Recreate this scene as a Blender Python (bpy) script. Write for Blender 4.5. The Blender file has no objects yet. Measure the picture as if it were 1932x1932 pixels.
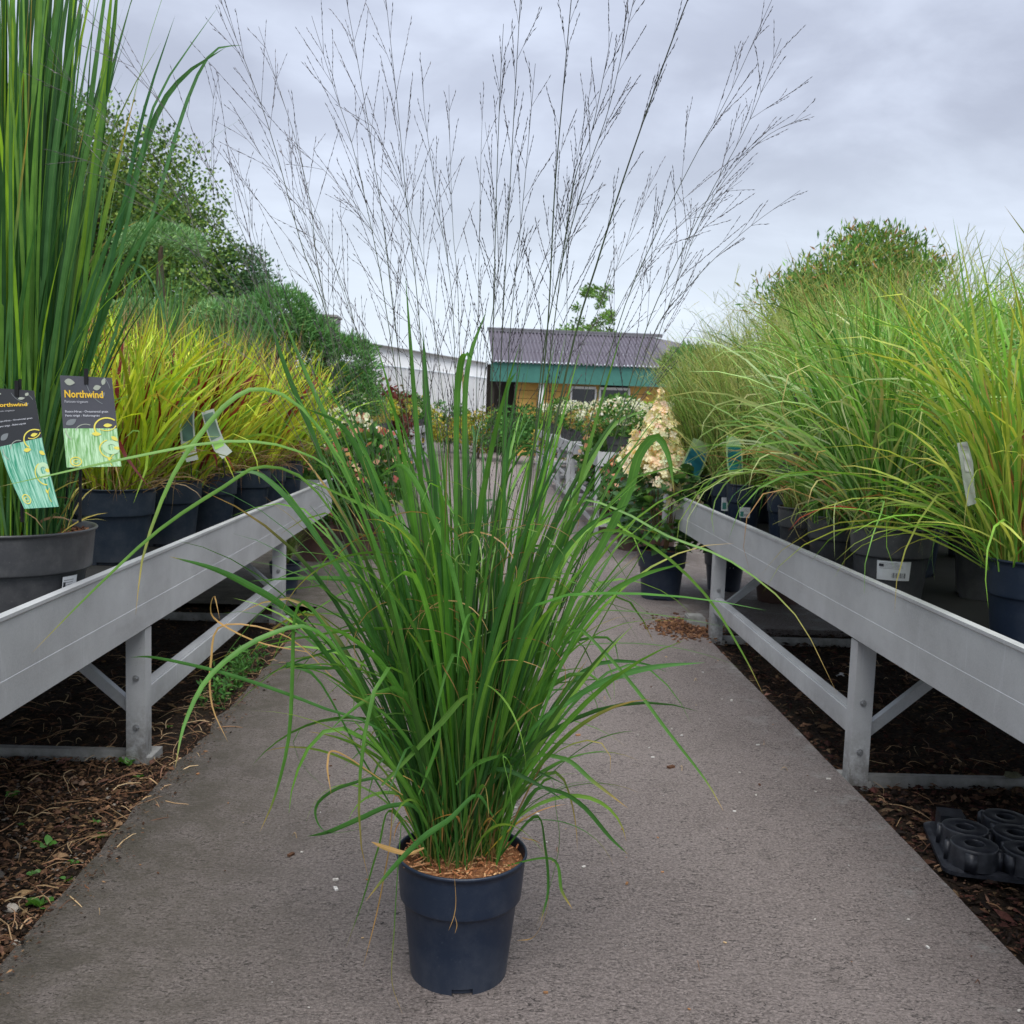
import bpy, math, random
import numpy as np
from mathutils import Vector, Matrix, Euler

rnd = random.Random(7)
RG = np.random.default_rng(7)
SC = bpy.context.scene
COL = SC.collection

# ------------------------------------------------------------------ camera
H = 1.2
FPX = 1896.0
pitch, yaw, roll = math.radians(5.618), math.radians(1.4487), 0.033
f_ = np.array([math.sin(yaw)*math.cos(pitch), math.cos(yaw)*math.cos(pitch), -math.sin(pitch)])
r_ = np.array([math.cos(yaw), -math.sin(yaw), 0.0])
u_ = np.cross(r_, f_)
cR = math.cos(roll)*r_ + math.sin(roll)*u_
cD = math.sin(roll)*r_ - math.cos(roll)*u_
CAM = np.array([0, 0, H])
cam_d = bpy.data.cameras.new('camera')
cam = bpy.data.objects.new('camera', cam_d)
COL.objects.link(cam)
m = Matrix.Identity(4)
for i in range(3):
    m[i][0] = cR[i]; m[i][1] = -cD[i]; m[i][2] = -f_[i]; m[i][3] = CAM[i]
cam.matrix_world = m
cam_d.sensor_width = 36
cam_d.lens = 36*FPX/1932
cam_d.clip_start = 0.05
cam_d.clip_end = 2000
cam_d.dof.use_dof = True
cam_d.dof.focus_distance = 2.15
cam_d.dof.aperture_fstop = 13
SC.camera = cam

def at(x, y, Y):
    """point of the place that lies Y metres down the path, seen at (x, y) in the 1932 px view"""
    d = (x-966)*cR + (y-966)*cD + FPX*f_
    return CAM + d*Y/d[1]

def lin(*c):
    return tuple(((v/255)/12.92 if v/255 <= .04045 else ((v/255+.055)/1.055)**2.4) for v in c)

# ------------------------------------------------------------------ world, sun, exposure
SUN_EL, SUN_AZ = math.radians(52), math.radians(-120)
W = bpy.data.worlds.new('World'); SC.world = W; W.use_nodes = True
nt = W.node_tree; N = nt.nodes; L = nt.links; N.clear()
out = N.new('ShaderNodeOutputWorld')
sky = N.new('ShaderNodeTexSky'); sky.sky_type = 'NISHITA'; sky.sun_disc = False
sky.sun_elevation = SUN_EL; sky.sun_rotation = math.radians(120)
sky.air_density = 1.5; sky.dust_density = 3
bg1 = N.new('ShaderNodeBackground'); bg1.inputs[1].default_value = 0.06
L.new(sky.outputs[0], bg1.inputs[0])
tc = N.new('ShaderNodeTexCoord')
sep = N.new('ShaderNodeSeparateXYZ'); L.new(tc.outputs['Generated'], sep.inputs[0])
zc = N.new('ShaderNodeMath'); zc.operation = 'ABSOLUTE'; L.new(sep.outputs[2], zc.inputs[0])
za = N.new('ShaderNodeMath'); za.operation = 'ADD'; za.inputs[1].default_value = 0.22; L.new(zc.outputs[0], za.inputs[0])
dx = N.new('ShaderNodeMath'); dx.operation = 'DIVIDE'; L.new(sep.outputs[0], dx.inputs[0]); L.new(za.outputs[0], dx.inputs[1])
dy = N.new('ShaderNodeMath'); dy.operation = 'DIVIDE'; L.new(sep.outputs[1], dy.inputs[0]); L.new(za.outputs[0], dy.inputs[1])
cmb = N.new('ShaderNodeCombineXYZ'); L.new(dx.outputs[0], cmb.inputs[0]); L.new(dy.outputs[0], cmb.inputs[1])
def wnoise(scale, detail, rough, lo, hi, dist=0.3):
    n = N.new('ShaderNodeTexNoise'); n.inputs['Scale'].default_value = scale; n.inputs['Detail'].default_value = detail
    n.inputs['Roughness'].default_value = rough; n.inputs['Distortion'].default_value = dist
    L.new(cmb.outputs[0], n.inputs['Vector'])
    mr = N.new('ShaderNodeMapRange'); mr.interpolation_type = 'SMOOTHSTEP'
    mr.inputs[1].default_value = lo; mr.inputs[2].default_value = hi
    L.new(n.outputs[0], mr.inputs[0]); return mr
n1 = wnoise(0.9, 6, .5, .36, .66)
n2 = wnoise(2.3, 7, .55, .38, .7)
def wmix(fac, a, b):
    mx = N.new('ShaderNodeMix'); mx.data_type = 'RGBA'
    if hasattr(fac, 'outputs'): L.new(fac.outputs[0], mx.inputs[0])
    else: mx.inputs[0].default_value = fac
    for v, k in ((a, 6), (b, 7)):
        if isinstance(v, tuple): mx.inputs[k].default_value = (*v, 1)
        else: L.new(v.outputs[2], mx.inputs[k])
    return mx
c1 = wmix(n1, lin(174, 181, 203), lin(212, 221, 243))
hz = N.new('ShaderNodeMapRange'); hz.inputs[1].default_value = 0.0; hz.inputs[2].default_value = 0.3
hz.inputs[3].default_value = 1; hz.inputs[4].default_value = 0; hz.interpolation_type = 'SMOOTHSTEP'; L.new(zc.outputs[0], hz.inputs[0])
c2 = wmix(n2, lin(162, 167, 180), lin(216, 224, 238))
c3 = wmix(0.45, c1, c2)
hm = N.new('ShaderNodeMath'); hm.operation = 'MULTIPLY'; hm.inputs[1].default_value = .9; L.new(hz.outputs[0], hm.inputs[0])
c4 = wmix(hm, c3, lin(228, 240, 252))
bg2 = N.new('ShaderNodeBackground'); bg2.inputs[1].default_value = 0.44
L.new(c4.outputs[2], bg2.inputs[0])
ms = N.new('ShaderNodeMixShader'); ms.inputs[0].default_value = 0.92
L.new(bg1.outputs[0], ms.inputs[1]); L.new(bg2.outputs[0], ms.inputs[2]); L.new(ms.outputs[0], out.inputs[0])

sd = bpy.data.lights.new('sun', 'SUN'); sd.energy = 1.5; sd.angle = math.radians(60); sd.color = (1, .965, .91)
so = bpy.data.objects.new('sun', sd); COL.objects.link(so)
sv = Vector((math.sin(SUN_AZ+math.pi)*math.cos(SUN_EL), math.cos(SUN_AZ+math.pi)*math.cos(SUN_EL), math.sin(SUN_EL)))
sv = Vector((0.04, -0.42, 0.90)).normalized()
sky.sun_elevation = math.asin(sv.z); sky.sun_rotation = math.atan2(sv.x, sv.y)
so.rotation_euler = sv.to_track_quat('Z', 'Y').to_euler()
SC.view_settings.view_transform = 'Standard'
try: SC.view_settings.look = 'None'
except Exception: pass
SC.view_settings.exposure = 1.5
SC.view_settings.gamma = 1
SC.view_settings.use_curve_mapping = False
SC.cycles.max_bounces = 6
SC.cycles.transparent_max_bounces = 6

# ------------------------------------------------------------------ helpers: objects
def thing(name, label, cat, loc=(0, 0, 0), rotz=0, group=None):
    o = bpy.data.objects.new(name, None); COL.objects.link(o)
    o.empty_display_size = .05
    o.location = loc; o.rotation_euler = (0, 0, rotz); o['label'] = label; o['category'] = cat
    if group: o['group'] = group
    return o
def tag(o, label, cat, group=None):
    o['label'] = label; o['category'] = cat
    if group: o['group'] = group
    return o
def dup(root, loc, rotz, label=None, group=None, scale=1.0):
    r = root.copy(); COL.objects.link(r); r.location = loc; r.rotation_euler = (0, 0, rotz); r.scale = (scale,)*3
    if label: r['label'] = label
    if group: r['group'] = group
    for ch in list(root.children):
        c = ch.copy(); COL.objects.link(c); c.parent = r
        for g in list(ch.children):
            d = g.copy(); COL.objects.link(d); d.parent = c
    return r

class MB:
    """collects quads and triangles, builds one mesh"""
    def __init__(s): s.V = []; s.Q = []; s.T = []; s.C = []; s.U = []; s.n = 0
    def add(s, v, q=None, t=None, c=(1, 1, 1), uv=None):
        v = np.asarray(v, float).reshape(-1, 3); k = len(v)
        s.V.append(v)
        if q is not None and len(q): s.Q.append(np.asarray(q, int).reshape(-1, 4)+s.n)
        if t is not None and len(t): s.T.append(np.asarray(t, int).reshape(-1, 3)+s.n)
        c = np.asarray(c, float)
        s.C.append(np.broadcast_to(c, (k, 3)) if c.ndim == 1 else c.reshape(-1, 3))
        s.U.append(np.zeros((k, 2)) if uv is None else np.asarray(uv, float).reshape(-1, 2))
        s.n += k
        return s
    def box(s, c, d, rot=None, col=(1, 1, 1)):
        h = np.array(d)/2
        v = np.array([[x, y, z] for x in (-1, 1) for y in (-1, 1) for z in (-1, 1)])*h
        if rot is not None: v = v @ np.array(rot).T
        s.add(v+np.array(c), [[0, 1, 3, 2], [4, 6, 7, 5], [0, 4, 5, 1], [2, 3, 7, 6], [0, 2, 6, 4], [1, 5, 7, 3]], c=col); return s
    def bar(s, a, b, w, h, up=(0, 0, 1), col=(1, 1, 1)):
        a = np.array(a, float); b = np.array(b, float); d = b-a; Ln = np.linalg.norm(d); d /= Ln
        x = np.cross(d, up); x /= np.linalg.norm(x); z = np.cross(x, d)
        R = np.stack([x, d, z], 1)
        return s.box((a+b)/2, (w, Ln, h), R, col)
    def tube(s, P, r, k=4, col=(1, 1, 1)):
        P = np.asarray(P, float); S = len(P)
        r = np.broadcast_to(np.asarray(r, float), (S,))
        T = np.gradient(P, axis=0); T /= np.linalg.norm(T, axis=1, keepdims=True)+1e-9
        ref = np.array([.31, .9, .17]) if abs(T[0][2]) > .6 else np.array([0, 0, 1.])
        X = np.cross(T, ref); X /= np.linalg.norm(X, axis=1, keepdims=True)+1e-9
        Y = np.cross(T, X)
        a = np.arange(k)*2*math.pi/k
        V = P[:, None]+r[:, None, None]*(np.cos(a)[None, :, None]*X[:, None]+np.sin(a)[None, :, None]*Y[:, None])
        i = np.arange(S-1)[:, None]*k; j = np.arange(k)[None]; j2 = (j+1) % k
        Q = np.stack([i+j, i+j2, i+k+j2, i+k+j], -1).reshape(-1, 4)
        c = np.asarray(col, float)
        if c.ndim == 2: c = np.repeat(c, k, 0)
        s.add(V.reshape(-1, 3), Q, c=c); return s
    def lathe(s, prof, k=32, c=(0, 0, 0), col=(1, 1, 1)):
        prof = np.array(prof, float); a = np.arange(k)*2*math.pi/k
        V = np.stack([prof[:, 0][:, None]*np.cos(a), prof[:, 0][:, None]*np.sin(a), np.repeat(prof[:, 1][:, None], k, 1)], -1)
        i = np.arange(len(prof)-1)[:, None]*k; j = np.arange(k)[None]; j2 = (j+1) % k
        Q = np.stack([i+j, i+j2, i+k+j2, i+k+j], -1).reshape(-1, 4)
        s.add(V.reshape(-1, 3)+np.array(c), Q, c=col); return s
    def build(s, name, mat, parent=None, smooth=False, loc=None, kind=None, label=None):
        me = s.mesh(name, mat, smooth)
        return place(name, me, parent, loc, kind, label)
    def mesh(s, name, mat, smooth=False):
        me = bpy.data.meshes.new(name)
        V = np.concatenate(s.V); me.vertices.add(len(V)); me.vertices.foreach_set('co', V.astype(np.float32).ravel())
        Q = np.concatenate(s.Q) if s.Q else np.zeros((0, 4), int); T = np.concatenate(s.T) if s.T else np.zeros((0, 3), int)
        nl = Q.size+T.size; me.loops.add(nl)
        me.loops.foreach_set('vertex_index', np.concatenate([Q.ravel(), T.ravel()]).astype(np.int32))
        me.polygons.add(len(Q)+len(T))
        st = np.concatenate([np.arange(len(Q))*4, Q.size+np.arange(len(T))*3]).astype(np.int32)
        me.polygons.foreach_set('loop_start', st)
        me.polygons.foreach_set('use_smooth', np.full(len(st), smooth))
        me.update(calc_edges=True)
        C = np.concatenate(s.C); ca = me.color_attributes.new('Col', 'FLOAT_COLOR', 'POINT')
        ca.data.foreach_set('color', np.concatenate([C, np.ones((len(C), 1))], 1).astype(np.float32).ravel())
        U = np.concatenate(s.U)
        if U.any():
            ua = me.attributes.new('lu', 'FLOAT2', 'POINT'); ua.data.foreach_set('vector', U.astype(np.float32).ravel())
        me.materials.append(mat)
        return me
def place(name, me, parent=None, loc=None, kind=None, label=None):
    o = bpy.data.objects.new(name, me); COL.objects.link(o)
    if parent is not None: o.parent = parent
    if loc is not None: o.location = loc
    if kind: o['kind'] = kind
    if label: o['label'] = label
    return o

# ------------------------------------------------------------------ helpers: materials
def nmat(name):
    m = bpy.data.materials.new(name); m.use_nodes = True
    t = m.node_tree; b = t.nodes['Principled BSDF']; return m, t, b
def add(t, typ, ins=None, **kw):
    n = t.nodes.new(typ)
    for k, v in kw.items(): setattr(n, k, v)
    for k, v in (ins or {}).items():
        if isinstance(v, bpy.types.NodeSocket): t.links.new(v, n.inputs[k])
        else: n.inputs[k].default_value = v
    return n
def ramp(t, fac, stops):
    n = t.nodes.new('ShaderNodeValToRGB'); e = n.color_ramp.elements
    while len(e) < len(stops): e.new(.5)
    for i, (p, c) in enumerate(stops): e[i].position = p; e[i].color = (*c, 1) if len(c) == 3 else c
    t.links.new(fac, n.inputs[0]); return n.outputs[0]
def mixc(t, fac, a, b, mode='MIX'):
    n = t.nodes.new('ShaderNodeMix'); n.data_type = 'RGBA'; n.blend_type = mode
    for k, v in ((0, fac), (6, a), (7, b)):
        if isinstance(v, bpy.types.NodeSocket): t.links.new(v, n.inputs[k])
        elif isinstance(v, tuple): n.inputs[k].default_value = (*v, 1)
        else: n.inputs[k].default_value = v
    return n.outputs[2]
def noise(t, vec, scale, detail=4, rough=.5, stretch=None, dist=0):
    if stretch:
        mp = add(t, 'ShaderNodeMapping', {0: vec}); mp.inputs['Scale'].default_value = stretch; vec = mp.outputs[0]
    n = add(t, 'ShaderNodeTexNoise', {'Vector': vec, 'Scale': scale, 'Detail': detail, 'Roughness': rough, 'Distortion': dist})
    return n.outputs[0]
def bump(t, b, h, strength, dist=.01):
    n = add(t, 'ShaderNodeBump', {'Height': h, 'Strength': strength, 'Distance': dist}); t.links.new(n.outputs[0], b.inputs['Normal']); return n
def ocoord(t): return t.nodes.new('ShaderNodeTexCoord').outputs['Object']
def mr(t, v, a, b, c=0., d=1.):
    return add(t, 'ShaderNodeMapRange', {0: v, 1: a, 2: b, 3: c, 4: d}).outputs[0]
def math_(t, op, a, b=0.):
    n = t.nodes.new('ShaderNodeMath'); n.operation = op
    for k, v in ((0, a), (1, b)):
        if isinstance(v, bpy.types.NodeSocket): t.links.new(v, n.inputs[k])
        else: n.inputs[k].default_value = v
    return n.outputs[0]

def leaf_mat(name, trans=.35, rough=.42, spec=.4, rib=True):
    m, t, b = nmat(name)
    ca = add(t, 'ShaderNodeAttribute', attribute_name='Col').outputs['Color']
    co = ocoord(t)
    nz = noise(t, co, 22, 3)
    c = mixc(t, mr(t, nz, .3, .7, 0, 1), mixc(t, 1., ca, (.78, .82, .75), 'MULTIPLY'), mixc(t, 1., ca, (1.18, 1.12, 1.1), 'MULTIPLY'))
    if rib:
        lu = add(t, 'ShaderNodeAttribute', attribute_name='lu').outputs['Vector']
        sp = add(t, 'ShaderNodeSeparateXYZ', {0: lu})
        a = math_(t, 'ABSOLUTE', sp.outputs[0])
        mid = mr(t, a, .04, .16, 1, 0)
        vn = noise(t, lu, 7, 2, stretch=(1, .12, 1))
        c = mixc(t, math_(t, 'MULTIPLY', mid, .45), c, mixc(t, 1., c, (1.7, 1.5, 1.6), 'MULTIPLY'))
        c = mixc(t, mr(t, vn, .35, .65, 0, .5), c, mixc(t, 1., c, (.72, .78, .7), 'MULTIPLY'))
    t.links.new(c, b.inputs['Base Color'])
    b.inputs['Roughness'].default_value = rough
    b.inputs['Specular IOR Level'].default_value = spec
    tr = add(t, 'ShaderNodeBsdfTranslucent', {'Color': mixc(t, 1., c, (1.5, 1.35, .7), 'MULTIPLY')})
    mx = add(t, 'ShaderNodeMixShader', {0: trans, 1: b.outputs[0], 2: tr.outputs[0]})
    t.links.new(mx.outputs[0], t.nodes['Material Output'].inputs[0])
    return m
LEAF = leaf_mat('leaf_green')
BLADE = leaf_mat('fine_blade', .3, .5, .3, rib=False)
FOL = leaf_mat('foliage', .22, .6, .2, rib=False)
PETAL = leaf_mat('petal', .35, .7, .1, rib=False)

def vc_mat(name, rough=.7, spec=.3, nscale=60, namp=.35, bumpd=.0):
    m, t, b = nmat(name)
    ca = add(t, 'ShaderNodeAttribute', attribute_name='Col').outputs['Color']
    nz = noise(t, ocoord(t), nscale, 4, .6)
    c = mixc(t, mr(t, nz, .3, .7), mixc(t, 1., ca, (1-namp,)*3, 'MULTIPLY'), mixc(t, 1., ca, (1+namp,)*3, 'MULTIPLY'))
    t.links.new(c, b.inputs['Base Color']); b.inputs['Roughness'].default_value = rough
    b.inputs['Specular IOR Level'].default_value = spec
    if bumpd: bump(t, b, nz, .6, bumpd)
    return m
STEM = vc_mat('stem', .6, .3, 30, .2)
CHIP = vc_mat('bark_chip', .9, .15, 90, .45, .003)
STONE = vc_mat('stone', .85, .25, 120, .25, .003)
PRINT = vc_mat('print', .35, .4, 40, .03)

def pot_mat(name, base, dust, top=.3):
    m, t, b = nmat(name)
    co = ocoord(t); sp = add(t, 'ShaderNodeSeparateXYZ', {0: co})
    n1 = noise(t, co, 9, 5, .6); n2 = noise(t, co, 140, 3, .6)
    n3 = noise(t, co, 14, 4, .6, stretch=(3, 3, .5))
    low = mr(t, sp.outputs[2], .0, .09, .55, 0)
    d = math_(t, 'ADD', math_(t, 'MULTIPLY', mr(t, noise(t, co, 12, 7, .75), .45, .72), .5), math_(t, 'MULTIPLY', low, mr(t, n3, .3, .6, .5, 1)))
    d = math_(t, 'ADD', d, mr(t, n2, .64, .74, 0, .5))
    c = mixc(t, d, base, dust)
    t.links.new(c, b.inputs['Base Color'])
    t.links.new(mr(t, n1, .3, .7, .34, .5), b.inputs['Roughness'])
    b.inputs['Specular IOR Level'].default_value = .45
    bump(t, b, noise(t, co, 60, 3), .15, .002)
    return m
POT_BLUE = pot_mat('pot_blue_black', (.009, .018, .038), (.045, .055, .075))
POT_NAVY = pot_mat('pot_navy', (.020, .032, .050), (.08, .09, .105))
POT_GREY = pot_mat('pot_grey', (.055, .057, .062), (.14, .14, .14))
POT_TAUPE = pot_mat('pot_taupe', (.17, .15, .125), (.22, .2, .18))
POT_CLAY = pot_mat('pot_brown', (.07, .035, .028), (.12, .08, .07))

m, t, b = nmat('galvanised_metal'); METAL = m
co = ocoord(t)
n1 = noise(t, co, 3, 6, .6); n2 = noise(t, co, 260, 2, .6); n3 = noise(t, co, 4, 6, .72, stretch=(2, 2.6, .3), dist=1.5); n4 = noise(t, co, 40, 3, .6, stretch=(1, .1, 1))
c = mixc(t, mr(t, n1, .3, .7), (.38, .40, .415), (.60, .62, .63))
c = mixc(t, mr(t, n2, .4, .65, 0, .35), c, (.62, .62, .64))
c = mixc(t, mr(t, n3, .60, .76, 0, .5), c, (.72, .74, .78))
c = mixc(t, mr(t, noise(t, co, 9, 6, .7, stretch=(1, .35, 1)), .55, .75, 0, .4), c, (.30, .30, .31))
c = mixc(t, mr(t, n4, .62, .8, 0, .12), c, (.25, .25, .26))
zz_ = add(t, 'ShaderNodeSeparateXYZ', {0: co}).outputs[2]
gr = math_(t, 'MULTIPLY', mr(t, zz_, .0, .22, 1, 0), mr(t, noise(t, co, 38, 6, .7), .35, .6, .15, 1))
c = mixc(t, math_(t, 'MULTIPLY', gr, .75), c, (.11, .095, .075))
sp_ = mr(t, noise(t, co, 120, 3, .6), .68, .74, 0, .55)
c = mixc(t, math_(t, 'MULTIPLY', sp_, mr(t, n1, .45, .6, .2, 1)), c, (.16, .15, .13))
t.links.new(c, b.inputs['Base Color']); b.inputs['Metallic'].default_value = .3
t.links.new(mr(t, n1, .3, .7, .42, .6), b.inputs['Roughness']); bump(t, b, n2, .12, .001)
m, t, b = nmat('old_metal'); OLDMETAL = m
co = ocoord(t); n1 = noise(t, co, 12, 6, .65)
c = mixc(t, mr(t, n1, .35, .65), (.19, .19, .175), (.36, .36, .35))
t.links.new(c, b.inputs['Base Color']); b.inputs['Metallic'].default_value = .2; b.inputs['Roughness'].default_value = .7
bump(t, b, n1, .3, .002)
m, t, b = nmat('black_plastic'); BLACKPL = m
co = ocoord(t); n1 = noise(t, co, 25, 5, .65)
t.links.new(mixc(t, mr(t, n1, .45, .75, 0, .6), (.012, .014, .02), (.07, .075, .09)), b.inputs['Base Color'])
b.inputs['Roughness'].default_value = .42; bump(t, b, n1, .2, .003)
def flat_mat(name, c, rough=.6, spec=.3, metal=0.):
    m, t, b = nmat(name); co = ocoord(t); n1 = noise(t, co, 8, 5, .6)
    t.links.new(mixc(t, mr(t, n1, .3, .7), tuple(v*.88 for v in c), tuple(min(1, v*1.1) for v in c)), b.inputs['Base Color'])
    b.inputs['Roughness'].default_value = rough; b.inputs['Specular IOR Level'].default_value = spec; b.inputs['Metallic'].default_value = metal
    return m
BLACK = flat_mat('matt_black', (.012, .012, .013), .5)
WHITE = flat_mat('white_paper', (.75, .76, .76), .5)
FELT = flat_mat('dark_capillary_mat', (.035, .036, .036), .95, .1)
STEEL = flat_mat('zinc_bolt', (.38, .39, .40), .35, .5, .7)

m, t, b = nmat('peat_soil'); PEAT = m
co = ocoord(t); n1 = noise(t, co, 90, 6, .75); n2 = noise(t, co, 16, 5, .6)
c = ramp(t, n1, [(.25, (.10, .04, .02)), (.5, (.34, .15, .07)), (.75, (.55, .30, .15))])
c = mixc(t, mr(t, n2, .52, .68), c, (.055, .045, .02))
t.links.new(c, b.inputs['Base Color']); b.inputs['Roughness'].default_value = 1; b.inputs['Specular IOR Level'].default_value = .1
bump(t, b, n1, 1, .012)

m, t, b = nmat('path_asphalt'); ASPH = m
co = ocoord(t)
n1 = noise(t, co, 1.6, 6, .6); n2 = noise(t, co, 130, 5, .8); n3 = noise(t, co, 95, 4, .7, stretch=(.6, 1.25, 1), dist=1.6); n4 = noise(t, co, 9, 6, .65)
vo = add(t, 'ShaderNodeTexVoronoi', {'Vector': co, 'Scale': 240.}).outputs['Distance']
vo2 = add(t, 'ShaderNodeTexVoronoi', {'Vector': co, 'Scale': 52., 'Randomness': 1.}, ).outputs['Distance']
c = mixc(t, mr(t, n1, .3, .7), (.148, .122, .114), (.228, .195, .184))
c = mixc(t, mr(t, n2, .42, .62, 0, .85), c, (.42, .365, .345))
c = mixc(t, math_(t, 'MULTIPLY', mr(t, n3, .41, .455, 1, 0), mr(t, n4, .35, .62, 1, .45)), c, (.028, .024, .023))  # pits of the paving: their shading is put into the colour
c = mixc(t, mr(t, vo2, .02, .10, .55, 0), c, (.50, .48, .46))
c = mixc(t, mr(t, n4, .55, .8, 0, .3), c, (.14, .12, .11))
spx = add(t, 'ShaderNodeSeparateXYZ', {0: co})
edge = math_(t, 'MULTIPLY', mr(t, math_(t, 'ADD', spx.outputs[0], math_(t, 'MULTIPLY', n1, .5)), -.72, 0.1, 1, 0), mr(t, n4, .3, .6, .4, 1))
c = mixc(t, math_(t, 'MULTIPLY', edge, .85), c, (.075, .068, .045))
c = mixc(t, mr(t, noise(t, co, 3.5, 7, .7), .56, .72, 0, .45), c, (.075, .064, .056))
t.links.new(c, b.inputs['Base Color']); b.inputs['Roughness'].default_value = .72; b.inputs['Specular IOR Level'].default_value = .35
ew = math_(t, 'MULTIPLY', mr(t, spx.outputs[0], 1.0, 1.22, 0, 1), mr(t, noise(t, co, 7, 7, .75), .52, .66, 0, .6))
c = mixc(t, ew, c, (.46, .46, .44)); t.links.new(c, b.inputs['Base Color'])
bump(t, b, math_(t, 'ADD', math_(t, 'MULTIPLY', n2, .8), n3), 1., .012)

m, t, b = nmat('dark_soil'); SOIL = m
co = ocoord(t); n1 = noise(t, co, 45, 8, .75); n2 = noise(t, co, 2.2, 5, .6)
vo = add(t, 'ShaderNodeTexVoronoi', {'Vector': co, 'Scale': 60.}).outputs['Distance']
c = ramp(t, n1, [(.3, (.008, .006, .004)), (.5, (.032, .021, .014)), (.62, (.07, .045, .028)), (.8, (.16, .11, .075))])
c = mixc(t, mr(t, n2, .5, .7, 0, .5), c, (.045, .04, .02))
t.links.new(c, b.inputs['Base Color']); b.inputs['Roughness'].default_value = .95; b.inputs['Specular IOR Level'].default_value = .2
bump(t, b, math_(t, 'ADD', n1, math_(t, 'MULTIPLY', vo, -.6)), 1, .03)

# ------------------------------------------------------------------ blades
def paths(base, az, th0, length, droop, p=2.2, S=9, wander=.25, kink=None):
    """N blades growing from base, tilting over by droop (radians) along their length"""
    n = len(base); s = np.linspace(0, 1, S)[None]
    th = th0[:, None]+droop[:, None]*s**p
    if kink is not None:
        kp, ka = kink; th = th+ka[:, None]/(1+np.exp(-(s-kp[:, None])*40))
    a = az[:, None]+wander*(RG.standard_normal(n)[:, None]*s+.3*RG.standard_normal(n)[:, None]*np.sin(s*5))
    d = np.stack([np.sin(th)*np.cos(a), np.sin(th)*np.sin(a), np.cos(th)], -1)
    step = (length/(S-1))[:, None, None]
    P = np.concatenate([np.zeros((n, 1, 3)), np.cumsum((d[:, :-1]+d[:, 1:])/2*step, 1)], 1)+base[:, None]
    return P
def wprof(S, base=.5, peak=.35, tip=1.3):
    s = np.linspace(0, 1, S)
    w = np.where(s < peak, base+(1-base)*(s/peak), np.clip(1-((s-peak)/(1-peak))**(1+tip), 0, 1))
    w[-1] = .02; return w
def ribbon(mb, P, w, col, fold=0., twist=None, prof=None, twr=1.2):
    """blades P (N,S,3), widths (N,), colours (N,3) or (N,S,3); fold > 0 gives a midrib crease"""
    n, S, _ = P.shape
    T = np.gradient(P, axis=1); T /= np.linalg.norm(T, axis=2, keepdims=True)+1e-9
    ph = RG.uniform(0, 2*math.pi, n) if twist is None else twist
    hd = P[:, -1]-P[:, 0]; a = np.arctan2(hd[:, 1], hd[:, 0])+math.pi/2
    side = np.stack([np.cos(a), np.sin(a), np.zeros(n)], -1)[:, None]
    side = side-(side*T).sum(2, keepdims=True)*T; side /= np.linalg.norm(side, axis=2, keepdims=True)+1e-9
    nor = np.cross(T, side)
    tw = (ph[:, None]+np.linspace(0, 1, S)[None]*RG.uniform(-twr, twr, n)[:, None])[..., None]
    sd = side*np.cos(tw)+nor*np.sin(tw); nn = np.cross(T, sd)
    pr = wprof(S) if prof is None else prof
    hw = (w[:, None]*pr[None]/2)[..., None]
    col = np.asarray(col, float)
    if col.ndim == 2: col = np.repeat(col[:, None], S, 1)
    sv = np.linspace(0, 1, S)
    if fold > 0:
        V = np.stack([P-sd*hw+nn*hw*fold, P, P+sd*hw+nn*hw*fold], 2); K = 3; us = [-1, 0.001, 1]
    else:
        V = np.stack([P-sd*hw, P+sd*hw], 2); K = 2; us = [-1, 1]
    i = (np.arange(n)*S*K)[:, None, None]+(np.arange(S-1)*K)[None, :, None]+np.arange(K-1)[None, None]
    Q = np.stack([i, i+1, i+K+1, i+K], -1).reshape(-1, 4)
    C = np.repeat(col[:, :, None], K, 2).reshape(-1, 3)
    U = np.zeros((n, S, K, 2)); U[..., 0] = np.array(us)[None, None]; U[..., 1] = sv[None, :, None]*4+RG.uniform(0, 40, n)[:, None, None]
    mb.add(V.reshape(-1, 3), Q, c=C, uv=U.reshape(-1, 2))
def cols(n, pal, wts=None, jit=.12):
    pal = np.array(pal); idx = RG.choice(len(pal), n, p=None if wts is None else np.array(wts)/sum(wts))
    return np.clip(pal[idx]*(1+jit*RG.standard_normal((n, 1)))*(1+.05*RG.standard_normal((n, 3))), .003, .95)
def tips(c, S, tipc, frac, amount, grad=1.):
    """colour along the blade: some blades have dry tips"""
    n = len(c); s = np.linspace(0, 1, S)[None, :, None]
    base = c[:, None]*(1+grad*s*np.array([.6, .36, .05]))  # yellower towards the tip: leaf tone plus backlit look put into the colour
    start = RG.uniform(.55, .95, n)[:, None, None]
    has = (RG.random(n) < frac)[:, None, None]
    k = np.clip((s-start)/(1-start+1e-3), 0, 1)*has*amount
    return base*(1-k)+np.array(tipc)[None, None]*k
def disc(n, r):
    a = RG.uniform(0, 2*math.pi, n); q = r*np.sqrt(RG.random(n)); return np.stack([q*np.cos(a), q*np.sin(a), np.zeros(n)], 1)
def spline(pts, S):
    pts = np.asarray(pts, float); n = len(pts)
    e = np.concatenate([[2*pts[0]-pts[1]], pts, [2*pts[-1]-pts[-2]]])
    out = []
    for q in np.linspace(0, n-1-1e-6, S):
        i = int(q); u = q-i; a, b, c, d = e[i:i+4]
        out.append(.5*((2*b)+(-a+c)*u+(2*a-5*b+4*c-d)*u*u+(-a+3*b-3*c+d)*u**3))
    return np.array(out)

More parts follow.
